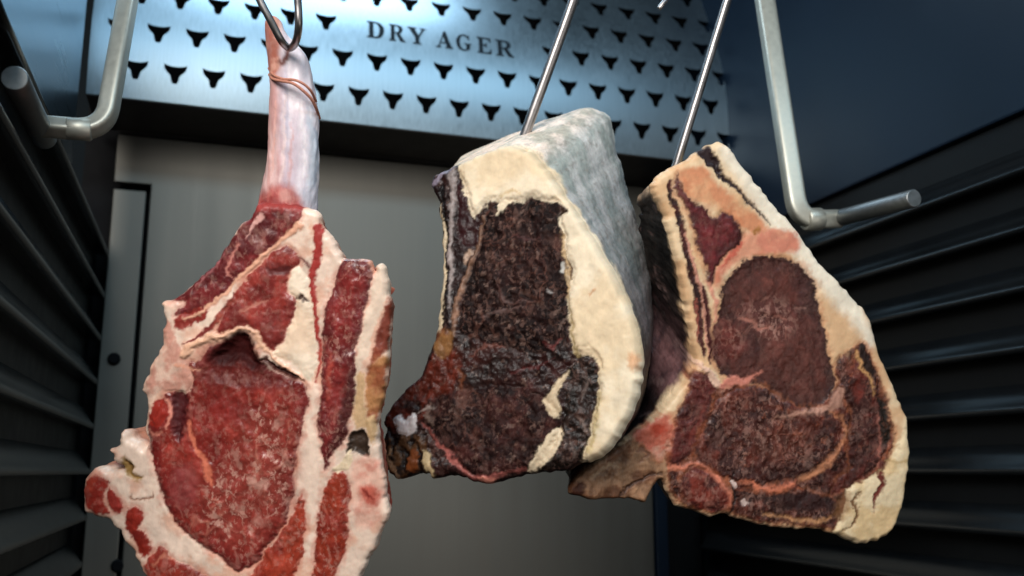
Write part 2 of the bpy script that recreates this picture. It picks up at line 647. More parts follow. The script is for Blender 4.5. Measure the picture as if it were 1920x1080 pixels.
for ch, pxa, pxb in (('D', 689, 722), ('R', 731, 762), ('Y', 766, 801), ('A', 819, 851), ('G', 857, 886), ('E', 897, 924), ('R', 932, 966)):
    xa_, _ = pl(pxa, 60, YS)
    xb_, _ = pl(pxb, 60, YS)
    o_, hs = GLYPH[ch]
    wd = max(p[0] for p in o_)
    tr = lambda q: (xa_ + q[0] / wd * (xb_ - xa_), zbase + q[1] * H)
    Vg, Fg, bg = fill_2d([tr(q) for q in o_], [[tr(q) for q in h] for h in hs])
    k = len(Vg)
    yg = cov_y(Vg[:, 1])
    vv = [(x, y - 0.0005, z) for (x, z), y in zip(Vg, yg)] + [(x, y - 0.0001, z) for (x, z), y in zip(Vg, yg)]
    ff = [tuple(f) for f in Fg] + [(b, a, a + k, b + k) for a, b in bg]
    link_mesh('letter', mesh('letter', vv, ff), M_INK, cov)


# side walls with shelf runners
def side_wall(X, sgn, zl):
    w = tag(empty('side_wall', (X, 0.7, ZB)), kind='structure')
    y0 = 0.40
    a = (X, y0, ZB), (X + sgn * 0.012, YB + 0.02, zl)
    link_mesh('ribbed_panel', box_mesh('ribbed_panel', np.minimum(*a), np.maximum(*a)), M_WALL, w)
    a = (X - 0.006, y0, zl + 0.001), (X + 0.012, YB - 0.004, ZT)
    if sgn < 0: a = (X - 0.010, y0, zl + 0.001), (X - 0.022, 0.872, ZT)
    link_mesh('smooth_panel', box_mesh('smooth_panel', np.minimum(*a), np.maximum(*a), 0.002), M_SMOOTH if sgn > 0 else M_SIDE, w)
    return w


RY0, RY1 = 0.40, YB - 0.012
zr = [on_x(1920, y, XR)[2] for y in (330, 430, 545, 655, 765, 880, 1000)]
zleft = [on_x(0, y, XL)[2] for y in (290, 415, 555, 700, 845, 985)]
zledge_r = on_x(1920, 215, XR)[2]
zledge_l = on_x(67, 200, XL)[2]
print('rib heights right', np.round(zr, 3), 'left', np.round(zleft, 3), 'ledge', zledge_r, zledge_l)


def runner_mesh(sgn):
    """a shelf runner: rounded lip that stands 16 mm off the wall, profile in (x out of wall, z)"""
    prof = [(-0.002, 0.021), (0.003, 0.019), (0.009, 0.009), (0.0118, 0.0045), (0.0135, 0.003), (0.0145, 0.001), (0.0142, -0.0012), (0.0125, -0.0022), (0.006, -0.0012), (-0.002, 0.0)]
    ys = np.linspace(RY0, RY1, 8)
    v, f = [], []
    n = len(prof)
    for y in ys:
        for (a, z) in prof: v.append((-sgn * a, y, z))
    for i in range(len(ys) - 1):
        for k in range(n - 1):
            q = (i * n + k, i * n + k + 1, (i + 1) * n + k + 1, (i + 1) * n + k)
            f.append(q if sgn > 0 else q[::-1])
    f.append(tuple(range(n)) if sgn < 0 else tuple(range(n))[::-1])
    me = mesh('runner', v, f, True)
    me.materials.append(M_RIB)
    return me


dzr = (zr[0] - zr[-1]) / 6
for X, sgn, zl in ((XR, 1, zledge_r), (XL, -1, zledge_l)):
    w = side_wall(X, sgn, zl)
    me = runner_mesh(sgn)
    z = zr[0]
    while z > ZB + 0.03:
        o = bpy.data.objects.new('runner', me)
        COL.objects.link(o)
        o.parent = w
        o.location = (0, -0.7, z - ZB)
        z -= dzr

# ---------------------------------------------------------------- hanging brackets


def bracket(label, top, bend, joint, cap, back, RB, RA, turn=0.0):
    root = tag(empty('hanging_bracket', top), label, 'bracket', 'bent steel hanging brackets')
    link_mesh('bent_rod', tube_mesh('bent_rod', fillet([top, bend, joint], 0.03, 9), RB * 0.86, 40, 0.15, 5.0, turn), M_ROD, root)
    link_mesh('support_arm', tube_mesh('support_arm', [back, joint * .5 + back * .5, joint, cap], RA, 24, 0.12), M_ARM, root)
    j = joint + (bend - joint) / np.linalg.norm(bend - joint) * 0.022
    d = (bend - joint) / np.linalg.norm(bend - joint)
    link_mesh('collar', tube_mesh('collar', [j - d * 0.006, j + d * 0.006], RB * 1.06, 24), M_ROD, root)


YJ = 0.58
bracket('bent steel rod reaching in from the upper left beside the tomahawk bone', on_y(250, -60, 0.60), on_y(196, 246, YJ), on_y(72, 236, YJ), on_y(27, 147, 0.50), on_y(84, 260, 0.60), 0.0063, 0.0067)
bracket('bent steel rod at the upper right ending in a round cap by the dark runners', on_y(1422, -80, 0.60), on_y(1497, 412, YJ), on_y(1570, 410, YJ), on_y(1713, 372, 0.50), on_y(1556, 412, 0.587), 0.0081, 0.0064)


# ---------------------------------------------------------------- meat builder
def R(pts, col, part=None, **k):
    d = dict(poly=pts, col=col, part=part)
    d.update(k)
    return d


def L(pts, w, col, part=None, **k):
    d = dict(line=pts, w=w, col=col, part=part)
    d.update(k)
    return d


def paint(PX, LOC, base, regions, seed, warp=4.0):
    """albedo, relief and part for points given their place on the design drawing"""
    n = len(PX)
    Wp = PX + np.stack([fbm(LOC, 130, seed + 1, 4), fbm(LOC, 130, seed + 2, 4)], 1) * warp * 2 \
            + np.stack([fbm(LOC, 600, seed + 3, 2), fbm(LOC, 600, seed + 4, 2)], 1) * warp * 0.8
    tint = np.tile(lin(base['col']), (n, 1))
    marb = np.full(n, base.get('marb', 0.0))
    grain = np.full(n, base.get('grain', 0.15))
    gloss = np.full(n, base.get('gloss', 0.5))
    h = np.zeros(n)
    part = np.zeros(n, int)
    names = [base['part']]
    if 'alt' in base:
        a = sstep(-0.15, 0.25, fbm(LOC * np.array(base.get('stretch', (1, 1))), base.get('alts', 90), seed + 30, 5))
        tint = tint * (1 - a[:, None]) + lin(base['alt']) * a[:, None]
    for i, r in enumerate(regions):
        s = sdf(Wp, r)
        sf = r.get('soft', 2.5)
        a = sstep(-sf, sf, s) * r.get('op', 1.0)
        if not (a > 0).any(): continue
        if 'bleed' in base and r['part'] and r.get('grain', .2) > .17 and 'poly' in r:
            bl = (sstep(-11, 1, s + fbm(LOC, 210, seed + 80 + i, 3) * 12) * base.get('bleedop', .4))[:, None]
            tint = tint * (1 - bl) + lin(base['bleed']) * bl
        c = np.tile(lin(r['col']), (n, 1))
        if 'alt' in r:
            q = sstep(-0.15, 0.3, fbm(LOC * np.array(r.get('stretch', (1, 1))), r.get('alts', 90), seed + 40 + i, 5))
            c = c * (1 - q[:, None]) + lin(r['alt']) * q[:, None]
        if 'edge' in r:       # dried rim of a muscle
            e = np.exp(-np.clip(s, 0, None) / r.get('edgew', 12))
            c = c * (1 - e[:, None]) + lin(r['edge']) * e[:, None]
        tint = tint * (1 - a[:, None]) + c * a[:, None]
        marb = marb * (1 - a) + r.get('marb', 0.0) * a
        grain = grain * (1 - a) + r.get('grain', 0.2) * a
        gloss = gloss * (1 - a) + r.get('gloss', 0.5) * a
        bw = r.get('bw', 18)
        h += (r.get('h', 0.0) * sstep(-2, bw, s) - r.get('groove', 0.0) * np.exp(-(s / 4.0) ** 2)) * 1e-3
        if r['part']:
            if r['part'] not in names: names.append(r['part'])
            part[s > 0] = names.index(r['part'])
    lean = sstep(0.17, 0.34, grain)
    wl = LOC + np.stack([fbm(LOC, 110, seed + 61, 3), fbm(LOC, 110, seed + 62, 3)], 1) * 0.006
    mott = fbm(wl * np.array([1, .75]), 170, seed + 63, 4)
    tint = tint * (1 - 0.2 * lean)[:, None] * np.exp((lean * base.get('mott', 0.7) + (1 - lean) * 0.16) * mott)[:, None]
    rg = 1 - np.abs(vnoise(wl * 75, seed + 64)) * 2
    rg2 = 1 - np.abs(vnoise(wl * 170 + 3.1, seed + 65)) * 2
    pm = sstep(-0.1, 0.35, fbm(LOC, 50, seed + 66, 3))
    ve = np.maximum(sstep(0.78, 0.97, rg), 0.75 * sstep(0.70, 0.97, rg2)) * pm * lean * np.clip(marb * 1.0 + 0.04, 0, 0.8)
    pale = tint * 0.45 + lin((196, 128, 108)) * 0.55
    tint = tint * (1 - ve[:, None]) + pale * ve[:, None]
    h += lean * (mott * 0.42 + 0.3 * ve + 0.2 * np.clip(rg2, -1, 1) * 0.6) * 1e-3
    if 'fleck' in base:
        fk = sstep(0.30, 0.46, fbm(LOC, 400, seed + 67, 3)) * sstep(-0.25, 0.3, fbm(LOC, 40, seed + 68, 3)) * sstep(.42, .55, grain) * base.get('fleckop', .7)
        tint = tint * (1 - fk[:, None]) + lin(base['fleck']) * fk[:, None]
        h += fk * 0.5e-3
        gloss = gloss - 0.12 * fk
    return np.clip(tint, 0.002, 0.9), marb, grain, gloss, h, part, names


def emit_parts(root, V, N, T, Q, ngons, fpart, names, mat):
    """split one continuous surface into the parts of the thing; shared borders keep common normals"""
    tint, marb, grain, gloss = T
    off = np.array(root.location)
    Q = np.asarray(Q)
    for pi, nm in enumerate(names):
        fs = Q[fpart == pi]
        ng = [g for g, p in ngons if p == pi]
        if len(fs) < 4: continue
        used = np.unique(np.concatenate([fs.ravel()] + [np.array(g) for g in ng]))
        remap = np.full(len(V), -1)
        remap[used] = np.arange(len(used))
        me = bpy.data.meshes.new(nm)
        nf, nl = len(fs) + len(ng), fs.size + sum(len(g) for g in ng)
        me.vertices.add(len(used))
        me.vertices.foreach_set('co', (V[used] - off).astype(np.float32).ravel())
        me.loops.add(nl)
        li = np.concatenate([remap[fs].ravel()] + [remap[np.array(g)] for g in ng])
        me.loops.foreach_set('vertex_index', li.astype(np.int32))
        me.polygons.add(nf)
        st = list(range(0, fs.size, 4))
        c = fs.size
        for g in ng:
            st.append(c)
            c += len(g)
        me.polygons.foreach_set('loop_start', np.array(st, np.int32))
        me.update(calc_edges=True)
        me.polygons.foreach_set('use_smooth', np.ones(nf, bool))
        a = me.attributes.new('tint', 'FLOAT_COLOR', 'POINT')
        a.data.foreach_set('color', np.concatenate([tint[used], np.ones((len(used), 1))], 1).astype(np.float32).ravel())
        for an, arr in (('marb', marb), ('grain', grain), ('gloss', gloss)):
            a = me.attributes.new(an, 'FLOAT', 'POINT')
            a.data.foreach_set('value', arr[used].astype(np.float32))
        me.validate()
        me.normals_split_custom_set_from_vertices([tuple(x) for x in N[used].astype(float)])
        me.materials.append(mat)
        o = bpy.data.objects.new(nm, me)
        COL.objects.link(o)
        o.parent = root


def vnormals(V, Q):
    a, b, c, d = V[Q[:, 0]], V[Q[:, 1]], V[Q[:, 2]], V[Q[:, 3]]
    fn = np.cross(c - a, d - b)
    N = np.zeros_like(V)
    for k in range(4): np.add.at(N, Q[:, k], fn)
    return N / np.maximum(np.linalg.norm(N, axis=1, keepdims=True), 1e-12)


def islands(QA, fpart, names, nV, si, least=400):
    """every separate island of a part becomes a part of its own; crumbs join what surrounds them"""
    for rnd_ in range(3):
        nf, npn = len(QA), len(names)
        key = QA.astype(np.int64) * npn + fpart[:, None]
        uk, inv = np.unique(key.ravel(), return_inverse=True)
        inv = inv.reshape(-1, 4)
        lab = np.arange(nf)
        for _ in range(400):
            vm = np.full(len(uk), nf)
            np.minimum.at(vm, inv.ravel(), np.repeat(lab, 4))
            new = vm[inv].min(1)
            new = np.minimum(new, new[new])
            new = new[new]
            if (new == lab).all(): break
            lab = new
        ids, first, comp, cnt = np.unique(lab, return_index=True, return_inverse=True, return_counts=True)
        small = cnt < least
        small[comp[np.where(fpart == si)[0][0]]] = False
        if not small.any() or rnd_ == 2: break
        # majority part round each vertex, taken from the faces of large islands
        votes = np.zeros((nV, npn))
        big = ~small[comp]
        for k in range(4): np.add.at(votes, (QA[big, k], fpart[big]), 1)
        vc = np.zeros((len(ids), npn))
        sf = np.where(small[comp])[0]
        for k in range(4): np.add.at(vc, comp[sf], votes[QA[sf, k]])
        tgt = vc.argmax(1)
        ok = vc.max(1) > 0
        mv = small[comp] & ok[comp]
        fpart = np.where(mv, tgt[comp], fpart)
    nn = [names[fpart[f]] for f in first]
    return comp, nn


def build_meat(name, label, cat, origin_px, d, yaw, pitch, outline, base, regions, seed, thick, side, rnd=0.006, step=0.00062, rough_h=1.0, warp=4.0, group=None, back_scale=0.9, K=26, depth_fn=None):
    O = at_d(*origin_px, d)
    # plane facing the camera, then turned: yaw > 0 turns the face to the picture's right
    n = -FWD
    Rm = np.array(Matrix.Rotation(math.radians(yaw), 3, 'Z')) @ np.array(Matrix.Rotation(math.radians(pitch), 3, Vector(RGT)))
    n = Rm @ n
    u = np.cross(np.array([0, 0, 1.0]), n)
    u /= np.linalg.norm(u)
    v = np.cross(n, u)

    def to_uv(p):
        r = rays(p)
        t = ((O - CAM) @ n) / (r @ n)
        w = CAM + r * t[:, None] - O
        return np.stack([w @ u, w @ v], 1)

    ctrl = [o[:2] for o in outline]
    ol = closed_smooth(ctrl, 6, 0.75)
    uvo = to_uv(ol)
    # small irregularity of the cut edge
    tang = np.roll(uvo, -1, 0) - np.roll(uvo, 1, 0)
    tang /= np.linalg.norm(tang, axis=1, keepdims=True)
    uvo = uvo + np.stack([tang[:, 1], -tang[:, 0]], 1) * (fbm(uvo, 280, seed + 9, 4) * 0.0017)[:, None]
    lo, hi = uvo.min(0) - step * 2, uvo.max(0) + step * 2
    nx, ny = ((hi - lo) / step).astype(int) + 1
    gx, gy = np.meshgrid(lo[0] + np.arange(nx + 1) * step, lo[1] + np.arange(ny + 1) * step, indexing='ij')
    cc = np.stack([(gx[:-1, :-1] + step / 2).ravel(), (gy[:-1, :-1] + step / 2).ravel()], 1)
    mask = poly_inside(cc, uvo).reshape(nx, ny)
    for _ in range(30):      # no two cells may meet at a single corner
        a, b, c_, d_ = mask[:-1, :-1], mask[1:, 1:], mask[1:, :-1], mask[:-1, 1:]
        p1 = a & b & ~c_ & ~d_
        p2 = ~a & ~b & c_ & d_
        if not (p1.any() or p2.any()): break
        mask[1:, :-1] |= p1
        mask[:-1, :-1] |= p2
    # keep the largest island
    lab = np.arange(nx * ny).reshape(nx, ny)
    lab = np.where(mask, lab, -1)
    while True:
        old = lab.copy()
        for ax in (0, 1):
            for s_ in (1, -1):
                sh = np.roll(lab, s_, ax)
                lab = np.where(mask, np.maximum(lab, np.where(mask, sh, -1)), -1)
        for ax in (0, 1):    # sweep quickly along rows
            for rev in (False, True):
                A = np.flip(lab, ax) if rev else lab
                A = np.moveaxis(A, ax, 0).copy()
                Mk = np.moveaxis(np.flip(mask, ax) if rev else mask, ax, 0)
                for i in range(1, len(A)):
                    A[i] = np.where(Mk[i], np.maximum(A[i], np.where(Mk[i - 1], A[i - 1], -1)), -1)
                A = np.moveaxis(A, 0, ax)
                lab = np.flip(A, ax) if rev else A
        if (lab == old).all(): break
    ids, cts = np.unique(lab[mask], return_counts=True)
    mask = lab == ids[cts.argmax()]
    vid = np.arange((nx + 1) * (ny + 1)).reshape(nx + 1, ny + 1)
    Q = np.stack([vid[:-1, :-1][mask], vid[1:, :-1][mask], vid[1:, 1:][mask], vid[:-1, 1:][mask]], 1)
    used = np.unique(Q)
    rm = np.full(vid.size, -1)
    rm[used] = np.arange(len(used))
    Q = rm[Q]
    UV = np.stack([gx.ravel()[used], gy.ravel()[used]], 1)
    nF = len(UV)
    # boundary edges
    E = np.concatenate([Q[:, [0, 1]], Q[:, [1, 2]], Q[:, [2, 3]], Q[:, [3, 0]]])
    key = E[:, 0].astype(np.int64) * nF + E[:, 1]
    rkey = E[:, 1].astype(np.int64) * nF + E[:, 0]
    BE = E[~np.isin(key, rkey)]
    nxt = dict(map(tuple, BE))
    start = BE[0, 0]
    loop = [start]
    while nxt[loop[-1]] != start:
        loop.append(nxt[loop[-1]])
    loop = np.array(loop)
    # snap the boundary on the outline, evenly
    dd, par = seg_dist(UV[loop], uvo, True)
    ia = np.floor(par).astype(int) % len(uvo)
    t = (par - np.floor(par))[:, None]
    ctl_par = (par % len(uvo)) / 6.0
    UV[loop] = uvo[ia] * (1 - t) + uvo[(ia + 1) % len(uvo)] * t
    for _ in range(2):
        UV[loop] = UV[loop] * 0.5 + (np.roll(UV[loop], 1, 0) + np.roll(UV[loop], -1, 0)) * 0.25
    P0 = O + UV[:, :1] * u + UV[:, 1:] * v
    PX = to_px(P0)
    tint, marb, grain, gloss, h, part, names = paint(PX, UV, base, regions, seed, warp)
    ed, _ = seg_dist(UV, uvo, True)
    ed[loop] = 0
    q = np.clip(ed / rnd, 0, 1)
    h = h * sstep(0, 1, ed / 0.004) - rnd * (1 - np.sqrt(np.clip(1 - (1 - q) ** 2, 0, 1)))
    h += (fbm(UV, 45, seed + 11, 3) * 0.0011 + fbm(UV, 240, seed + 12, 3) * 0.0010 * (0.12 + 1.7 * grain)) * rough_h
    if depth_fn is not None:
        h += depth_fn(PX)
    P = P0 + n * h[:, None]
    # sides: rings from the rim to the back outline
    nL = len(loop)
    ctl = np.array(ctrl)
    m = len(ctl)
    cen = UV.mean(0)
    bv = np.zeros((m, 3))
    sc = np.zeros((m, 3))
    for i, o in enumerate(outline):
        k = o[2] if len(o) > 2 else {}
        p = to_uv([o[:2]])[0]
        w = O + p[0] * u + p[1] * v
        th = k.get('t', thick)
        if 'b' in k:
            bv[i] = at_d(k['b'][0], k['b'][1], (w - CAM) @ FWD + th) - w
        else:
            bv[i] = -n * th + ((cen - p) @ np.array([u, v])) * (1 - back_scale)
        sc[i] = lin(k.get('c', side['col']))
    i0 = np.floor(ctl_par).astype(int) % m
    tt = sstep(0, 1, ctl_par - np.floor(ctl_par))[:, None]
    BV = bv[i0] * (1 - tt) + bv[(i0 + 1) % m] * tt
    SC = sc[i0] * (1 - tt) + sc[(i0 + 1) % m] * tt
    for _ in range(side.get('ease', 12)):
        BV = BV * 0.5 + (np.roll(BV, 1, 0) + np.roll(BV, -1, 0)) * 0.25
    out2 = np.roll(UV[loop], -3, 0) - np.roll(UV[loop], 3, 0)
    out2 = np.stack([out2[:, 1], -out2[:, 0]], 1)
    out2 /= np.maximum(np.linalg.norm(out2, axis=1, keepdims=True), 1e-9)
    for _ in range(10):
        out2 = out2 * 0.5 + (np.roll(out2, 1, 0) + np.roll(out2, -1, 0)) * 0.25
    out3 = out2[:, :1] * u + out2[:, 1:] * v
    Vs, Ts, Ms, Gs, Rs = [P], [tint], [marb], [grain], [gloss]
    rings = [loop]
    cnt = nF
    Ls = P[loop].copy()
    for _ in range(60): Ls = Ls * 0.5 + (np.roll(Ls, 1, 0) + np.roll(Ls, -1, 0)) * 0.25
    for k in range(1, K + 1):
        tk = k / K
        ws_ = sstep(0, 0.35, tk)
        B = P[loop] * (1 - ws_) + Ls * ws_ + BV * tk
        nz = fbm(B, 70, seed + 20, 4) * 0.0022 + fbm(B, 330, seed + 21, 3) * 0.0009
        sh = sstep(0, 0.15, tk)
        rim = -side.get('rim', 0.010) * sstep(0.82, 1.0, tk) ** 2
        B = B + out3 * (nz * sh * side.get('rough', 1) + rim + side.get('bulge', 0.0) * math.sin(math.pi * tk))[:, None]
        f1 = sstep(-0.2, 0.3, fbm(B * np.array(side.get('stretch', (1, 1, 1))), side.get('alts', 80), seed + 22, 5))[:, None]
        c = SC * (1 - f1) + SC * lin(side['alt']) / np.maximum(lin(side['col']), 1e-4) * f1
        if 'spot' in side:
            f2 = sstep(0.22, 0.4, fbm(B, side.get('spots', 120), seed + 23, 4))[:, None] * side.get('spotop', 0.8)
            c = c * (1 - f2) + lin(side['spot']) * f2
        mixk = sstep(0.0, side.get('blend', 0.25), tk + fbm(B, 120, seed + 24, 3) * 0.1)[:, None]
        Vs.append(B)
        Ts.append(np.clip(tint[loop] * (1 - mixk) + c * mixk, 0, 0.9))
        Ms.append(np.zeros(nL))
        Gs.append(np.full(nL, side.get('grain', 0.3)))
        Rs.append(np.full(nL, side.get('gloss', 0.55)))
        rings.append(np.arange(cnt, cnt + nL))
        cnt += nL
    V = np.concatenate(Vs)
    QS = []
    for k in range(K):
        a, b = rings[k], rings[k + 1]
        QS.append(np.stack([b, np.roll(b, -1), np.roll(a, -1), a], 1))
    QS = np.concatenate(QS)
    QA = np.concatenate([Q, QS])
    N = vnormals(V, QA)
    # part of each front face: the majority of its corners
    fp = np.sort(part[Q], 1)[:, 1]
    if side['part'] not in names: names.append(side['part'])
    si = names.index(side['part'])
    fpart = np.concatenate([fp, np.full(len(QS), si)])
    fpart, names = islands(QA, fpart, names, len(V), si)
    ngon = (list(rings[-1][::-1]), int(fpart[-1]))
    root = tag(empty(name, at_d(*origin_px, d)), label, cat, group)
    emit_parts(root, V, N, (np.concatenate(Ts), np.concatenate(Ms), np.concatenate(Gs), np.concatenate(Rs)), QA, [ngon], fpart, names, M_MEAT)
    return root


# ---------------------------------------------------------------- the tomahawk steak
FAT = (228, 196, 172)
PINK = (205, 140, 118)
RED = (146, 44, 36)
RED2 = (160, 62, 46)
DRED = (98, 32, 34)

tom_outline = [
    (480, 382), (470, 405), (446, 425), (425, 455), (405, 485), (388, 505), (365, 522), (345, 545), (322, 560), (297, 568), (304, 582), (307, 602),
    (301, 622), (299, 650), (286, 675), (275, 700), (264, 720), (262, 734), (272, 745), (274, 770), (271, 800), (276, 828), (270, 844), (256, 833),
    (240, 824), (233, 812), (227, 804), (223, 816), (222, 834), (212, 841), (199, 845), (208, 856), (204, 862), (228, 880), (212, 884), (180, 878), (160, 893), (152, 920), (154, 955), (170, 969),
    (200, 976), (220, 1000), (245, 1035), (258, 1060), (272, 1090), (300, 1140), (370, 1200), (470, 1230), (570, 1210), (640, 1150), (668, 1100),
    (682, 1075), (697, 1040), (720, 990), (731, 962), (721, 935), (722, 900), (714, 870), (709, 830), (712, 780), (720, 740), (726, 690), (729, 640),
    (734, 580), (729, 540), (723, 502), (715, 491), (706, 495), (701, 512), (692, 490), (668, 486), (641, 485), (635, 468), (622, 445), (606, 424),
    (597, 400), (560, 385), (520, 378)]
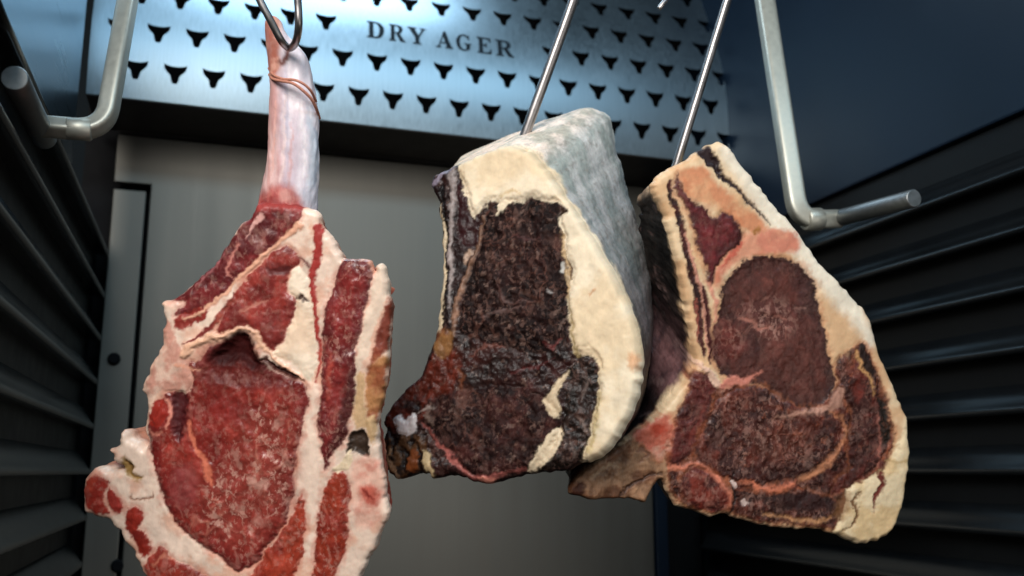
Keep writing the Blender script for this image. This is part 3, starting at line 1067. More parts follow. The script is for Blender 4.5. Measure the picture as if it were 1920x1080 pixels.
tom_regions = [
    # outer red strip over the rib
    R([(478, 385), (520, 372), (570, 385), (562, 415), (548, 432), (495, 472), (446, 520), (405, 560), (385, 578), (350, 590), (325, 592), (345, 566), (318, 566), (345, 545), (388, 503), (425, 455), (446, 425), (470, 405)],
      DRED, 'rib_muscle', alt=(128, 44, 44), alts=110, grain=.3, marb=.35, h=.4, groove=.5, gloss=.42),
    R([(470, 395), (500, 352), (560, 348), (572, 385), (560, 402), (520, 392)], (160, 62, 58), None, soft=7, grain=.25),
    L([(492, 402), (470, 432), (462, 445)], [9, 6, 2], (215, 160, 150)),
    L([(452, 455), (432, 492), (425, 512), (438, 522)], [5, 7, 6, 3], (190, 120, 108)),
    L([(425, 475), (402, 500), (380, 520), (362, 540)], [3, 5, 5, 3], (170, 105, 105), op=.7),
    # small strip at the left corner
    R([(327, 600), (345, 588), (372, 576), (388, 582), (384, 598), (352, 612), (330, 616)], (150, 52, 44), None, marb=.2, grain=.25, h=.3),
    R([(345, 648), (372, 628), (398, 605), (414, 580), (438, 548), (448, 552), (432, 578), (412, 604), (388, 626), (362, 644)], (128, 44, 40), None, grain=.3, h=-.5),
    # inner upper muscle
    R([(493, 492), (512, 470), (540, 462), (560, 478), (560, 498), (542, 512), (535, 546), (556, 562), (551, 592), (534, 612), (531, 636), (505, 660), (492, 646), (481, 626), (464, 612), (433, 619), (405, 624), (418, 596), (444, 548), (470, 515)],
      (150, 54, 46), 'deckle_muscle', alt=(122, 42, 38), alts=120, marb=.25, grain=.25, h=.8, groove=.4, gloss=.42),
    R([(497, 500), (520, 496), (548, 500), (540, 516), (515, 514)], (92, 36, 34), None, soft=5, h=-1.2),
    L([(450, 585), (470, 570), (500, 560)], [5, 8, 3], (196, 130, 112), op=.6),
    # long thin strip and the right muscle
    L([(595, 428), (594, 470), (586, 520), (592, 580), (598, 640), (598, 690), (594, 720)], [16, 18, 13, 9, 9, 7, 3], (158, 52, 46), 'strip_muscle', grain=.2, groove=.3, h=.3),
    L([(580, 500), (572, 490), (560, 480)], [3, 5, 3], (110, 50, 46)),
    R([(640, 488), (667, 486), (692, 490), (697, 515), (687, 560), (676, 620), (668, 665), (667, 730), (662, 775), (644, 815), (625, 850), (608, 885), (604, 830), (596, 790), (598, 755), (606, 704), (602, 655), (612, 585), (626, 535)],
      (148, 48, 44), 'chuck_muscle', alt=(116, 38, 38), alts=70, edge=(100, 36, 38), edgew=14, marb=.55, grain=.35, h=.9, groove=.5, gloss=.4),
    R([(650, 700), (668, 690), (664, 775), (644, 815), (625, 848), (615, 840), (632, 790), (645, 745)], (82, 32, 30), None, soft=8, marb=.4, grain=.4),
    L([(622, 660), (620, 700), (612, 745)], [3, 9, 3], (196, 84, 66), op=.5, soft=5),
    # the eye of the steak
    R([(447, 628), (464, 632), (477, 650), (484, 673), (502, 694), (533, 708), (564, 719), (578, 728), (576, 765), (560, 830), (548, 895), (546, 940), (532, 982), (516, 1004), (480, 1053), (444, 1070), (413, 1043), (377, 1020), (345, 998), (323, 978), (318, 958), (300, 920), (287, 870), (281, 837), (278, 800), (290, 776), (312, 735), (352, 742), (362, 715), (350, 680), (374, 672), (402, 646)],
      (136, 41, 35), 'eye_muscle', alt=(156, 54, 44), alts=75, edge=(112, 30, 30), edgew=16, marb=.3, grain=.32, h=.8, groove=.6, gloss=.38),
    R([(366, 682), (400, 648), (447, 622), (470, 628), (486, 664), (520, 700), (560, 716), (520, 730), (440, 728), (380, 712)], (88, 26, 24), None, soft=13, h=-2.2, bw=34, marb=.15, grain=.3, op=.75, gloss=.58),  # hollow under the seam: darker crust, with its shade painted in too
    R([(392, 664), (420, 636), (447, 619), (468, 624), (480, 650), (496, 686), (476, 694), (440, 684), (405, 684)], (58, 18, 17), None, soft=9, h=-4.2, bw=20, marb=.0, grain=.3, gloss=.62),  # deepest shade of the hollow painted close to the seam
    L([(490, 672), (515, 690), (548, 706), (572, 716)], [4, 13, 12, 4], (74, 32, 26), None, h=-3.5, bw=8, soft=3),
    R([(470, 770), (540, 760), (556, 830), (545, 920), (510, 985), (470, 1030), (420, 1010), (370, 960), (385, 900), (430, 850)], (152, 62, 52), None, soft=30, marb=1.25, grain=.38, op=.8, gloss=.34),
    R([(330, 870), (368, 880), (372, 930), (345, 960), (320, 930)], (138, 62, 60), None, soft=12, op=.7, marb=.2),
    L([(352, 790), (362, 815), (378, 850), (388, 880), (396, 912)], [3, 9, 9, 14, 3], (206, 112, 86), 'fat_seam', soft=3),
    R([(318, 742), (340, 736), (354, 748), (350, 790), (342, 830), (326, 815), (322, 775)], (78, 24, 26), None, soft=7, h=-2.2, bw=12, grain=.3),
    R([(286, 756), (300, 748), (314, 758), (316, 780), (306, 798), (288, 800), (280, 785)], (150, 44, 34), None, grain=.2, h=1.0, gloss=.35),
    L([(305, 742), (318, 756), (322, 785), (316, 806)], [4, 6, 6, 3], (206, 130, 112)),
    L([(282, 805), (292, 815), (308, 812)], [4, 6, 3], (200, 122, 104)),
    # pale gristle to the left of the eye
    R([(303, 600), (322, 606), (335, 640), (345, 668), (352, 690), (364, 715), (348, 742), (312, 730), (285, 742), (268, 730), (285, 690), (300, 650)], (214, 178, 158), 'gristle', alt=(196, 140, 122), alts=120, grain=.16, h=.6),
    L([(330, 685), (350, 690), (376, 690)], [4, 6, 2], (214, 150, 124)),
    L([(345, 668), (366, 650), (392, 636), (430, 621), (463, 613), (481, 628), (498, 656), (530, 686), (566, 712)], [12, 14, 12, 9, 9, 9, 8, 8, 6], (222, 172, 142), 'fat_seam', h=1.2, bw=5),
    L([(562, 425), (530, 448), (494, 478), (446, 522), (408, 560), (370, 590), (345, 600)], [16, 10, 9, 8, 8, 8, 4], (214, 158, 130), 'fat_seam', h=.7, bw=5),
    R([(580, 522), (568, 505), (560, 500), (545, 518), (540, 546), (556, 562), (552, 594), (535, 614), (533, 640), (506, 662), (536, 676), (564, 700), (584, 716), (591, 682), (590, 620), (584, 560)], (238, 216, 192), 'fat_wedge', alt=(230, 200, 172), alts=60, grain=.06, h=.8, groove=.3, gloss=.45),
    L([(556, 562), (566, 556), (580, 566)], [3, 7, 4], (70, 48, 40), h=-1.0, bw=4),
    # lower reds
    R([(563, 928), (573, 968), (572, 1000), (566, 1040), (552, 1085), (540, 1130), (455, 1130), (470, 1080), (490, 1045), (520, 1008), (545, 968)], (172, 64, 44), 'lower_muscle', alt=(150, 48, 36), alts=90, marb=.5, grain=.35, h=.6, groove=.4, gloss=.35),
    R([(604, 920), (622, 890), (645, 886), (656, 912), (655, 955), (650, 1005), (640, 1050), (622, 1110), (600, 1140), (582, 1140), (588, 1060), (597, 990)], (168, 62, 42), 'lower_muscle', alt=(140, 46, 34), alts=90, marb=.6, grain=.35, h=.6, groove=.4, gloss=.35),
    R([(300, 1022), (318, 1040), (350, 1060), (390, 1085), (470, 1130), (460, 1200), (330, 1150), (282, 1110), (273, 1062)], (152, 52, 40), 'lower_muscle', alt=(132, 42, 34), alts=90, marb=.4, grain=.3, h=.6, groove=.4),
    L([(290, 1062), (308, 1040), (330, 1046)], [3, 6, 3], (206, 130, 104), op=.6),
    # chine end at the lower left
    R([(168, 893), (190, 889), (205, 903), (194, 925), (196, 948), (208, 963), (175, 962), (158, 950), (158, 912)], (146, 44, 34), 'bone_end', alt=(170, 62, 46), grain=.25, h=.4, marb=.3),
    R([(203, 914), (222, 930), (234, 950), (222, 961), (204, 946)], (150, 48, 40), 'bone_end', grain=.25, h=.3),
    R([(243, 950), (262, 950), (270, 970), (262, 990), (275, 1000), (284, 1030), (268, 1045), (250, 1010), (237, 985)], (150, 44, 32), 'bone_end', alt=(120, 34, 30), grain=.3, h=.4),
    R([(232, 858), (244, 872), (256, 890), (270, 897), (262, 904), (244, 896), (228, 880)], (150, 116, 66), None, soft=4, h=-1.6, bw=8),
    L([(236, 866), (242, 876), (247, 884)], [3, 6, 2], (92, 62, 30), h=-1, bw=4),
    L([(244, 925), (246, 933), (268, 938), (285, 935), (284, 922)], [2, 4, 4, 4, 2], (150, 104, 84), h=-.7, bw=3),
    # outer right rim
    R([(706, 495), (722, 494), (728, 545), (716, 580), (700, 620), (690, 660), (678, 690), (668, 720), (664, 760), (666, 700), (676, 640), (690, 570), (701, 530)], (226, 200, 178), 'rim_fat', grain=.08, h=.6),
    R([(727, 560), (736, 590), (728, 650), (712, 668), (692, 690), (700, 655), (710, 615)], (128, 58, 42), None, alt=(160, 88, 62), soft=4, grain=.3),
    R([(690, 690), (712, 668), (727, 670), (722, 740), (712, 785), (700, 810), (688, 790), (686, 740)], (176, 122, 78), None, alt=(150, 84, 54), soft=5, grain=.25),
    R([(668, 700), (684, 700), (686, 760), (692, 800), (672, 805), (664, 780)], (196, 160, 120), None, soft=4, grain=.2),
    R([(650, 812), (672, 806), (690, 816), (694, 850), (684, 862), (664, 846), (648, 850)], (62, 46, 36), None, soft=3, h=-2.2, bw=10, grain=.3),
    R([(688, 785), (706, 780), (708, 815), (700, 832), (688, 815)], (196, 160, 118), None, soft=3, h=1.0),
    R([(655, 868), (690, 858), (712, 870), (720, 910), (716, 960), (700, 985), (668, 990), (660, 930)], (222, 176, 156), None, alt=(206, 140, 122), alts=120, soft=10, grain=.12),
    R([(676, 915), (700, 910), (712, 930), (704, 950), (686, 945), (676, 930)], (186, 70, 52), None, soft=8, grain=.25, op=.85),
    L([(683, 922), (692, 932), (702, 935)], [4, 7, 3], (120, 36, 28), soft=3),
    R([(655, 842), (640, 862), (622, 880), (626, 892), (645, 884), (660, 862)], (224, 200, 168), None, soft=2),
]
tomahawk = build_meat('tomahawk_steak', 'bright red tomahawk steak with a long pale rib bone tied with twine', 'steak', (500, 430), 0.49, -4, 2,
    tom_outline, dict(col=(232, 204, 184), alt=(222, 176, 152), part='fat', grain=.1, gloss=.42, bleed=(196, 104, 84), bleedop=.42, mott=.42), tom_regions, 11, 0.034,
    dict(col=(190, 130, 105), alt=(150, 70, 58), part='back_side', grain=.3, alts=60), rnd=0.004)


def rib_bone(root, d, bottom_d):
    rows = [(30, 499, 522, 0), (38, 496, 527, 0), (60, 497, 534, 0), (84, 499, 558, 0), (100, 501, 574, 0), (130, 504, 583, 0), (165, 506, 591, 0), (215, 505, 598, 0), (280, 502, 600, 0), (330, 494, 599, 0),
            (370, 484, 597, 0), (400, 478, 596, 0), (440, 474, 594, 1), (470, 490, 590, 1)]
    ys = np.linspace(30, 470, 190)
    xl = np.interp(ys, [r[0] for r in rows], [r[1] for r in rows])
    xr = np.interp(ys, [r[0] for r in rows], [r[2] for r in rows])
    k = np.ones(9) / 9
    pad = lambda a: np.convolve(np.pad(a, 4, mode='edge'), k, 'valid')
    xl, xr = pad(xl), pad(xr)
    nb = 110
    V = []
    cap = np.sqrt(np.clip(1 - np.clip((44 - ys) / 14.5, 0, 1) ** 2, 0.004, 1))
    for y, a, b, cp in zip(ys, xl, xr, cap):
        c, hw = (a + b) / 2, (b - a) / 2 * cp
        dc = d + 0.011 - 0.012 * sstep(330, 470, y) * 0 + (y - 380) / 350 * 0.004
        C = at_d(c, y, dc)
        r = hw * d / FPX
        for j in range(nb):
            t = 2 * math.pi * j / nb
            ct, s_ = math.cos(t), math.sin(t)
            q = C + RGT * r * (abs(ct) ** 0.9) * np.sign(ct) - FWD * r * 0.62 * s_
            V.append(q)
    V = np.array(V)
    V += (V - np.repeat(np.array([V[i * nb:(i + 1) * nb].mean(0) for i in range(len(ys))]), nb, 0)) * (fbm(V * np.array([1, 1, .35]), 160, 5, 3) * 0.10)[:, None]
    Q = np.array([(i * nb + j, i * nb + (j + 1) % nb, (i + 1) * nb + (j + 1) % nb, (i + 1) * nb + j) for i in range(len(ys) - 1) for j in range(nb)])[:, ::-1]
    PX = to_px(V)
    LOC = np.stack([(V - at_d(550, 200, d)) @ RGT, (V - at_d(550, 200, d)) @ UPV], 1)
    regs = [
        R([(470, 20), (524, 20), (524, 120), (528, 250), (530, 420), (470, 420)], (216, 172, 164), None, soft=16, alt=(200, 140, 128), stretch=(3, .4), grain=.12, op=.8),
        L([(556, 210), (550, 280), (545, 330), (540, 370)], [6, 16, 20, 12], (196, 176, 186), soft=8, grain=.12, op=.8),
        L([(582, 200), (588, 280), (586, 380)], [10, 20, 18], (190, 200, 212), soft=8, op=.8),  # cool light on the bone's right side put into the colour
        L([(535, 180), (534, 260), (526, 340)], [3, 5, 4], (226, 200, 196), soft=3, op=.8),
        L([(548, 230), (543, 300), (540, 350)], [3, 6, 3], (196, 140, 132), soft=2, op=.6),
        L([(566, 180), (570, 250), (569, 330)], [3, 6, 4], (238, 228, 230), soft=2.5, op=.8),
        L([(516, 190), (515, 260), (508, 330)], [3, 5, 3], (226, 172, 160), soft=2, op=.7),
        L([(592, 240), (593, 300), (590, 390)], [4, 5, 5], (150, 160, 178), soft=2.5, op=.7),  # bluish right edge, cool light painted on
        L([(578, 140), (580, 170), (584, 220)], [3, 6, 3], (232, 222, 226), soft=2.5, op=.7),
        R([(494, 20), (520, 25), (528, 70), (520, 100), (526, 122), (512, 150), (500, 140)], (204, 150, 132), None, soft=5, alt=(176, 104, 86), alts=150, h=0),
        L([(524, 66), (536, 88), (540, 104), (528, 118), (520, 112)], [6, 9, 10, 8, 4], (110, 60, 52), soft=4),
        L([(503, 45), (505, 90), (504, 130)], [4, 5, 3], (180, 120, 110), soft=3),
        R([(470, 392), (486, 362), (512, 350), (548, 352), (566, 376), (598, 398), (600, 480), (470, 480)], (178, 84, 78), None, soft=12, alt=(146, 48, 46), alts=160, grain=.25, op=.95, marb=.4),
        R([(524, 358), (540, 356), (546, 372), (532, 380), (522, 372)], (206, 150, 140), None, soft=5, op=.8),
        R([(566, 360), (602, 350), (602, 412), (574, 408)], (188, 186, 196), None, soft=9, op=.9),
    ]
    tint, marb, grain, gloss, h, part, names = paint(PX, LOC, dict(col=(218, 206, 212), alt=(190, 182, 196), part='rib_bone', grain=.15, gloss=.36, alts=60, stretch=(2.6, .22)), regs, 71, 2.5)
    N = vnormals(V, Q)
    emit_parts(root, V, N, (tint, marb, grain, gloss), Q, [(list(range(nb)), 0)], np.zeros(len(Q), int), ['rib_bone'], M_MEAT)


rib_bone(tomahawk, 0.49, 0.49)
# twine bound round the bone
M_TWINE = plastic('pink_twine', tuple(lin((188, 128, 108))), 0.7, 0.45, 900, 0.9, spec=0.2)
tw = [at_d(x, y, z) for x, y, z in ((505, 140, .503), (512, 148, .4915), (528, 152, .4865), (548, 156, .484), (566, 168, .4845), (584, 186, .488), (594, 206, .494), (599, 222, .503))]
link_mesh('twine', tube_mesh('twine', smooth_path(tw, 6), 0.0008, 10), M_TWINE, tomahawk)
tw = [at_d(x, y, z) for x, y, z in ((504, 128, .503), (512, 140, .4915), (530, 148, .4865), (552, 150, .484), (570, 158, .4845), (584, 172, .488), (592, 190, .496))]
link_mesh('twine', tube_mesh('twine', smooth_path(tw, 6), 0.0007, 10), M_TWINE, tomahawk)

# ---------------------------------------------------------------- middle roast
DK = (38, 20, 18)
GREY = (176, 176, 172)
mid_outline = [
    (803, 338), (816, 321), (838, 312, dict(b=(860, 285), c=(233, 206, 181))), (860, 304, dict(b=(905, 265), c=(239, 210, 185))), (905, 284, dict(b=(975, 236), c=(243, 216, 194))), (950, 270, dict(b=(1040, 210), c=(239, 216, 197))),
    (992, 280, dict(b=(1106, 188), c=(231, 212, 197))), (1028, 316, dict(b=(1146, 206), c=(192, 190, 186))), (1062, 372, dict(b=(1164, 290), c=(172, 171, 169))), (1098, 420, dict(b=(1186, 362), c=(160, 160, 160))), (1136, 482, dict(b=(1206, 425), c=(144, 144, 144))),
    (1170, 550, dict(b=(1220, 500), c=(120, 116, 116))), (1198, 620, dict(b=(1226, 570), c=(108, 98, 98))), (1204, 680, dict(b=(1222, 650), c=(80, 62, 60))), (1199, 722, dict(b=(1214, 690), c=(110, 90, 74))),
    (1186, 770), (1160, 820), (1132, 852), (1105, 868), (1085, 868), (1066, 880), (1007, 886), (958, 897), (920, 906), (900, 906), (877, 900),
    (850, 893), (818, 897), (806, 896), (800, 886), (780, 886), (744, 899), (722, 880), (714, 832), (720, 804), (714, 790), (735, 752), (760, 726), (785, 700), (795, 668),
    (808, 640), (815, 610), (822, 560), (826, 500), (826, 440), (821, 400), (817, 370), (808, 356)]
mid_regions = [
    R([(835, 600), (900, 590), (1060, 620), (1070, 680), (1000, 710), (880, 720), (790, 800), (720, 820), (740, 740), (800, 680)], (53, 18, 13), None, soft=24, alt=(28, 14, 12), alts=70, grain=.5, op=.85),
    R([(790, 690), (830, 650), (870, 670), (850, 730), (790, 790), (740, 810), (715, 800), (745, 745)], (104, 40, 26), 'shank_muscle', alt=(39, 15, 12), alts=110, soft=8, grain=.5, h=-.5),
    R([(820, 740), (900, 725), (990, 730), (1050, 780), (1030, 850), (985, 884), (915, 897), (870, 880), (825, 835), (795, 795)], (36, 19, 18), 'lower_muscle', alt=(57, 29, 26), alts=110, soft=5, grain=.55, marb=.14, h=1.6, bw=40, groove=.9, gloss=.62),
    R([(905, 400), (950, 380), (1000, 374), (1050, 384), (1062, 480), (1066, 600), (1060, 650), (1000, 660), (900, 640), (862, 620), (880, 520), (905, 450)], (39, 20, 18), 'eye_muscle', alt=(30, 15, 14), alts=60, edge=(23, 13, 12), edgew=22, soft=5, grain=.6, marb=.16, h=1.4, bw=40, groove=.6, gloss=.62),
    L([(930, 520), (940, 555), (965, 570), (1000, 566)], [2, 7, 6, 2], (96, 66, 60), op=.7, h=.5, bw=4),
    L([(905, 596), (945, 584), (985, 578)], [2, 8, 2], (104, 76, 70), op=.7, h=.5, bw=4),
    L([(925, 470), (950, 490), (940, 510)], [2, 6, 2], (92, 62, 56), op=.6),
    L([(960, 440), (985, 450), (1010, 445)], [2, 5, 2], (88, 50, 48), op=.6),
    L([(880, 665), (910, 650), (950, 652)], [2, 8, 2], (120, 72, 60), op=.6),
    L([(960, 700), (1000, 690), (1040, 672)], [2, 7, 2], (96, 40, 38), op=.7),
    L([(850, 740), (870, 762), (900, 760)], [2, 9, 2], (116, 70, 56), op=.5),
    # left rim: crust, bone edge, dark red
    R([(800, 335), (860, 302), (880, 390), (885, 460), (866, 540), (848, 640), (810, 660), (818, 560), (824, 480), (818, 380)], (30, 15, 14), 'rib_side', alt=(43, 21, 19), alts=130, soft=3, grain=.5),
    R([(858, 322), (872, 345), (886, 400), (900, 410), (896, 450), (878, 480), (862, 440), (856, 380)], (49, 16, 18), 'rib_side', alt=(35, 14, 16), soft=4, grain=.35, groove=.5),
    L([(846, 318), (850, 360), (846, 410), (842, 460), (846, 520), (842, 580)], [14, 13, 11, 9, 7, 4], (150, 136, 132), None, soft=3, grain=.25, h=.7, bw=5),
    L([(826, 345), (832, 400), (834, 460), (834, 540)], [8, 6, 6, 3], (14, 10, 9), h=-1.2, bw=5),
    L([(806, 342), (822, 326), (846, 314)], [10, 12, 8], (132, 120, 132), None, soft=3, grain=.3),
    L([(822, 380), (829, 420), (831, 500), (828, 560), (822, 610), (814, 642)], [3, 5, 9, 11, 11, 9], (214, 192, 160), 'rib_edge', soft=2, grain=.15, h=.6, bw=5),
    L([(910, 412), (898, 450), (884, 490), (870, 530), (856, 580), (848, 630)], [5, 8, 9, 10, 12, 6], (140, 104, 84), 'seam', soft=3, grain=.3, h=.8, bw=5),
    L([(868, 490), (878, 470)], [5, 12], (170, 140, 120), soft=3),
    R([(806, 640), (824, 612), (846, 622), (842, 656), (820, 670)], (150, 104, 62), None, alt=(110, 62, 40), soft=5, grain=.3),
    # right crust below the fat
    R([(1084, 668), (1104, 650), (1122, 668), (1128, 690), (1122, 740), (1113, 790), (1102, 830), (1088, 866), (1040, 880), (1000, 888), (1010, 860), (1045, 820), (1062, 740), (1064, 695)], (27, 18, 14), 'crust', alt=(48, 32, 28), alts=150, soft=3, grain=.6, marb=.15, h=.4, groove=.6),
    R([(1066, 694), (1058, 716), (1046, 742), (1051, 762), (1046, 782), (1030, 782), (1022, 762), (1016, 748), (1036, 726)], (204, 180, 148), 'fat_patch', soft=2.5, grain=.15, h=.8, bw=8),
    R([(1050, 798), (1049, 835), (1031, 862), (1000, 884), (986, 882), (1004, 852), (1028, 818)], (214, 192, 162), 'fat_patch', soft=2.5, grain=.15, h=.8, bw=8),
    L([(796, 798), (812, 815), (832, 842), (860, 872), (880, 895), (905, 900), (940, 890), (985, 880)], [4, 7, 8, 9, 12, 12, 8, 6], (168, 96, 88), 'seam', soft=3, grain=.25, h=.8, bw=5),
    L([(896, 900), (912, 904), (925, 898)], [6, 12, 4], (206, 130, 112), soft=3),
    # lower left bone end
    R([(716, 830), (745, 815), (780, 815), (796, 830), (798, 895), (745, 899), (722, 880)], (110, 72, 44), 'bone_end', alt=(35, 19, 13), alts=200, soft=4, grain=.45, h=-.5),
    R([(738, 790), (752, 782), (762, 790), (776, 776), (783, 785), (781, 808), (765, 818), (748, 812)], (222, 206, 202), 'bone_end', soft=2.5, grain=.15, h=1.4, bw=8, gloss=.3),
    R([(794, 842), (808, 848), (812, 870), (820, 896), (806, 897), (796, 880)], (212, 184, 140), None, soft=2.5, grain=.2, h=.6),
    L([(724, 858), (736, 868), (745, 886)], [4, 8, 5], (176, 132, 100), soft=2),
    R([(764, 846), (780, 842), (786, 866), (776, 886), (762, 878)], (146, 78, 40), None, soft=3, grain=.3),
    L([(724, 806), (740, 826), (738, 850)], [4, 10, 4], (36, 22, 18), soft=3, h=-1.4, bw=5),
    L([(752, 838), (764, 856), (758, 874)], [4, 11, 5], (28, 18, 15), soft=3, h=-1.4, bw=5),
    L([(730, 842), (726, 868), (738, 884)], [5, 9, 5], (186, 140, 104), soft=2.5, h=.8, bw=5),
    L([(782, 830), (790, 850), (786, 880)], [3, 7, 5], (30, 20, 16), soft=3, h=-1, bw=5),
    L([(744, 886), (746, 898)], [6, 8], (196, 160, 130), soft=2, h=.5, bw=4),
    L([(812, 800), (800, 780), (806, 756)], [3, 8, 3], (130, 104, 92), soft=3, op=.8, h=.6, bw=4),
    L([(784, 772), (800, 762), (812, 764)], [3, 7, 3], (170, 150, 140), soft=2.5, op=.8, h=.6, bw=4),
    L([(858, 690), (872, 706), (866, 728)], [3, 8, 3], (120, 66, 40), soft=4, op=.8),
    L([(1090, 700), (1100, 720), (1092, 745)], [3, 7, 3], (120, 100, 92), soft=3, op=.7, h=.5, bw=4),
    L([(1082, 780), (1096, 790), (1100, 810)], [3, 6, 3], (130, 108, 98), soft=3, op=.7, h=.5, bw=4),
    L([(1070, 830), (1080, 846), (1074, 860)], [3, 6, 3], (110, 92, 84), soft=3, op=.7, h=.5, bw=4),
    L([(1022, 640), (1040, 652), (1052, 640)], [3, 5, 3], (124, 56, 52), soft=3, op=.7),
    L([(1030, 545), (1036, 550)], [6, 5], (170, 164, 160), soft=2, op=.8),
    L([(1053, 492), (1055, 505)], [8, 8], (190, 184, 176), soft=2, op=.9),
    # the fat cap
    R([(864, 300), (950, 255), (1100, 180), (1260, 300), (1260, 720), (1150, 900), (1086, 876), (1100, 836), (1112, 790), (1122, 742), (1126, 692), (1112, 668), (1094, 668), (1079, 660), (1071, 620), (1066, 560), (1069, 505), (1060, 470), (1052, 430), (1049, 406), (1060, 392), (1050, 384), (1000, 372), (966, 378), (946, 394), (930, 402), (934, 384), (926, 380), (904, 394), (892, 410), (882, 396), (872, 358), (860, 322)],
      (232, 214, 186), 'fat_cap', alt=(224, 200, 166), alts=45, soft=3, grain=.07, h=2.0, bw=14, gloss=.62),
    L([(1054, 392), (1062, 398), (1050, 404)], [6, 12, 8], (57, 37, 19), soft=3, grain=.4),
    L([(1053, 440), (1062, 500), (1067, 560)], [5, 6, 4], (188, 158, 120), soft=3),
    L([(1070, 560), (1076, 620), (1084, 668)], [3, 5, 6], (150, 126, 80), soft=3, op=.8),
    L([(940, 372), (960, 356), (975, 362)], [5, 10, 4], (204, 178, 140), soft=4),
    L([(1128, 740), (1118, 800), (1106, 845)], [6, 10, 8], (190, 166, 110), soft=6, op=.7),
    R([(1180, 665), (1200, 670), (1200, 690), (1186, 695)], (216, 160, 116), None, soft=7, op=.8),
    L([(1106, 552), (1114, 545)], [5, 5], (200, 150, 110), soft=4),
]
roast = build_meat('rib_roast', 'thick dark dry aged roast with cream fat cap and grey rind, hanging in the middle', 'roast', (1000, 300), 0.56, -16, -10,
    mid_outline, dict(col=DK, alt=(62, 32, 30), part='lean', grain=.55, marb=.1, gloss=.5, alts=80, fleck=(128, 100, 88), fleckop=.38), mid_regions, 23, 0.075,  # fleck: tan bits, with bright glints put into the same colour
    dict(col=(60, 45, 42), alt=(46, 36, 33), part='rind', grain=.34, alts=75, stretch=(1.6, 1.6, .35), rough=.45, spot=(132, 124, 116), spots=260, spotop=.45, blend=.07, rim=.003, ease=5), rnd=0.006, rough_h=1.4, K=50)

# ---------------------------------------------------------------- right steak
rt_outline = [
    (1222, 348, dict(b=(1196, 372), c=(190, 160, 130))), (1240, 324), (1265, 311), (1300, 290), (1330, 270, dict(c=(216, 188, 144))), (1350, 265, dict(c=(216, 188, 144))), (1372, 279, dict(c=(216, 188, 144))), (1395, 310, dict(c=(216, 188, 144))), (1430, 351, dict(c=(216, 188, 144))), (1465, 395, dict(c=(216, 188, 144))), (1500, 432, dict(c=(216, 188, 144))), (1525, 470, dict(c=(216, 188, 144))), (1546, 500, dict(c=(216, 188, 144))), (1580, 532, dict(c=(216, 188, 144))), (1615, 570, dict(c=(216, 188, 144))), (1635, 605, dict(c=(216, 188, 144))),
    (1644, 640, dict(c=(216, 188, 144))), (1660, 682, dict(c=(216, 188, 144))), (1685, 740, dict(c=(216, 188, 144))), (1703, 790, dict(c=(216, 188, 144))), (1708, 850, dict(c=(216, 188, 144))), (1703, 910, dict(c=(216, 188, 144))), (1692, 960, dict(c=(216, 188, 144))), (1674, 1000, dict(c=(216, 188, 144))), (1645, 1018, dict(c=(216, 188, 144))), (1610, 1021, dict(c=(216, 188, 144))), (1575, 1008, dict(c=(216, 188, 144))), (1545, 995), (1500, 993), (1466, 993),
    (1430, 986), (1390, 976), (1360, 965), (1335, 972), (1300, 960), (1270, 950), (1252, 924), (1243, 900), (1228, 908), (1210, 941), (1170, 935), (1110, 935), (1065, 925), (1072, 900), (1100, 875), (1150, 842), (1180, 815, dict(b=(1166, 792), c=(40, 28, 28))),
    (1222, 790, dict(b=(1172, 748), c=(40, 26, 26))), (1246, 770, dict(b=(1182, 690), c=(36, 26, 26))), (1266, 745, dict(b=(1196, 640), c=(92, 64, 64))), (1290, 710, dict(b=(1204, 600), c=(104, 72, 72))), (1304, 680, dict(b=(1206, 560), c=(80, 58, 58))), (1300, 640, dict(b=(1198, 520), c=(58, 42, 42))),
    (1294, 598, dict(b=(1194, 490), c=(40, 32, 30))), (1284, 548, dict(b=(1190, 460), c=(32, 28, 26))), (1272, 498, dict(b=(1190, 430), c=(30, 27, 25))), (1258, 440, dict(b=(1196, 405), c=(30, 27, 25))), (1245, 392, dict(b=(1204, 395), c=(40, 34, 30))), (1232, 366, dict(b=(1196, 382), c=(60, 48, 40)))]  # left side is occluded: its shade is put into these dark colours
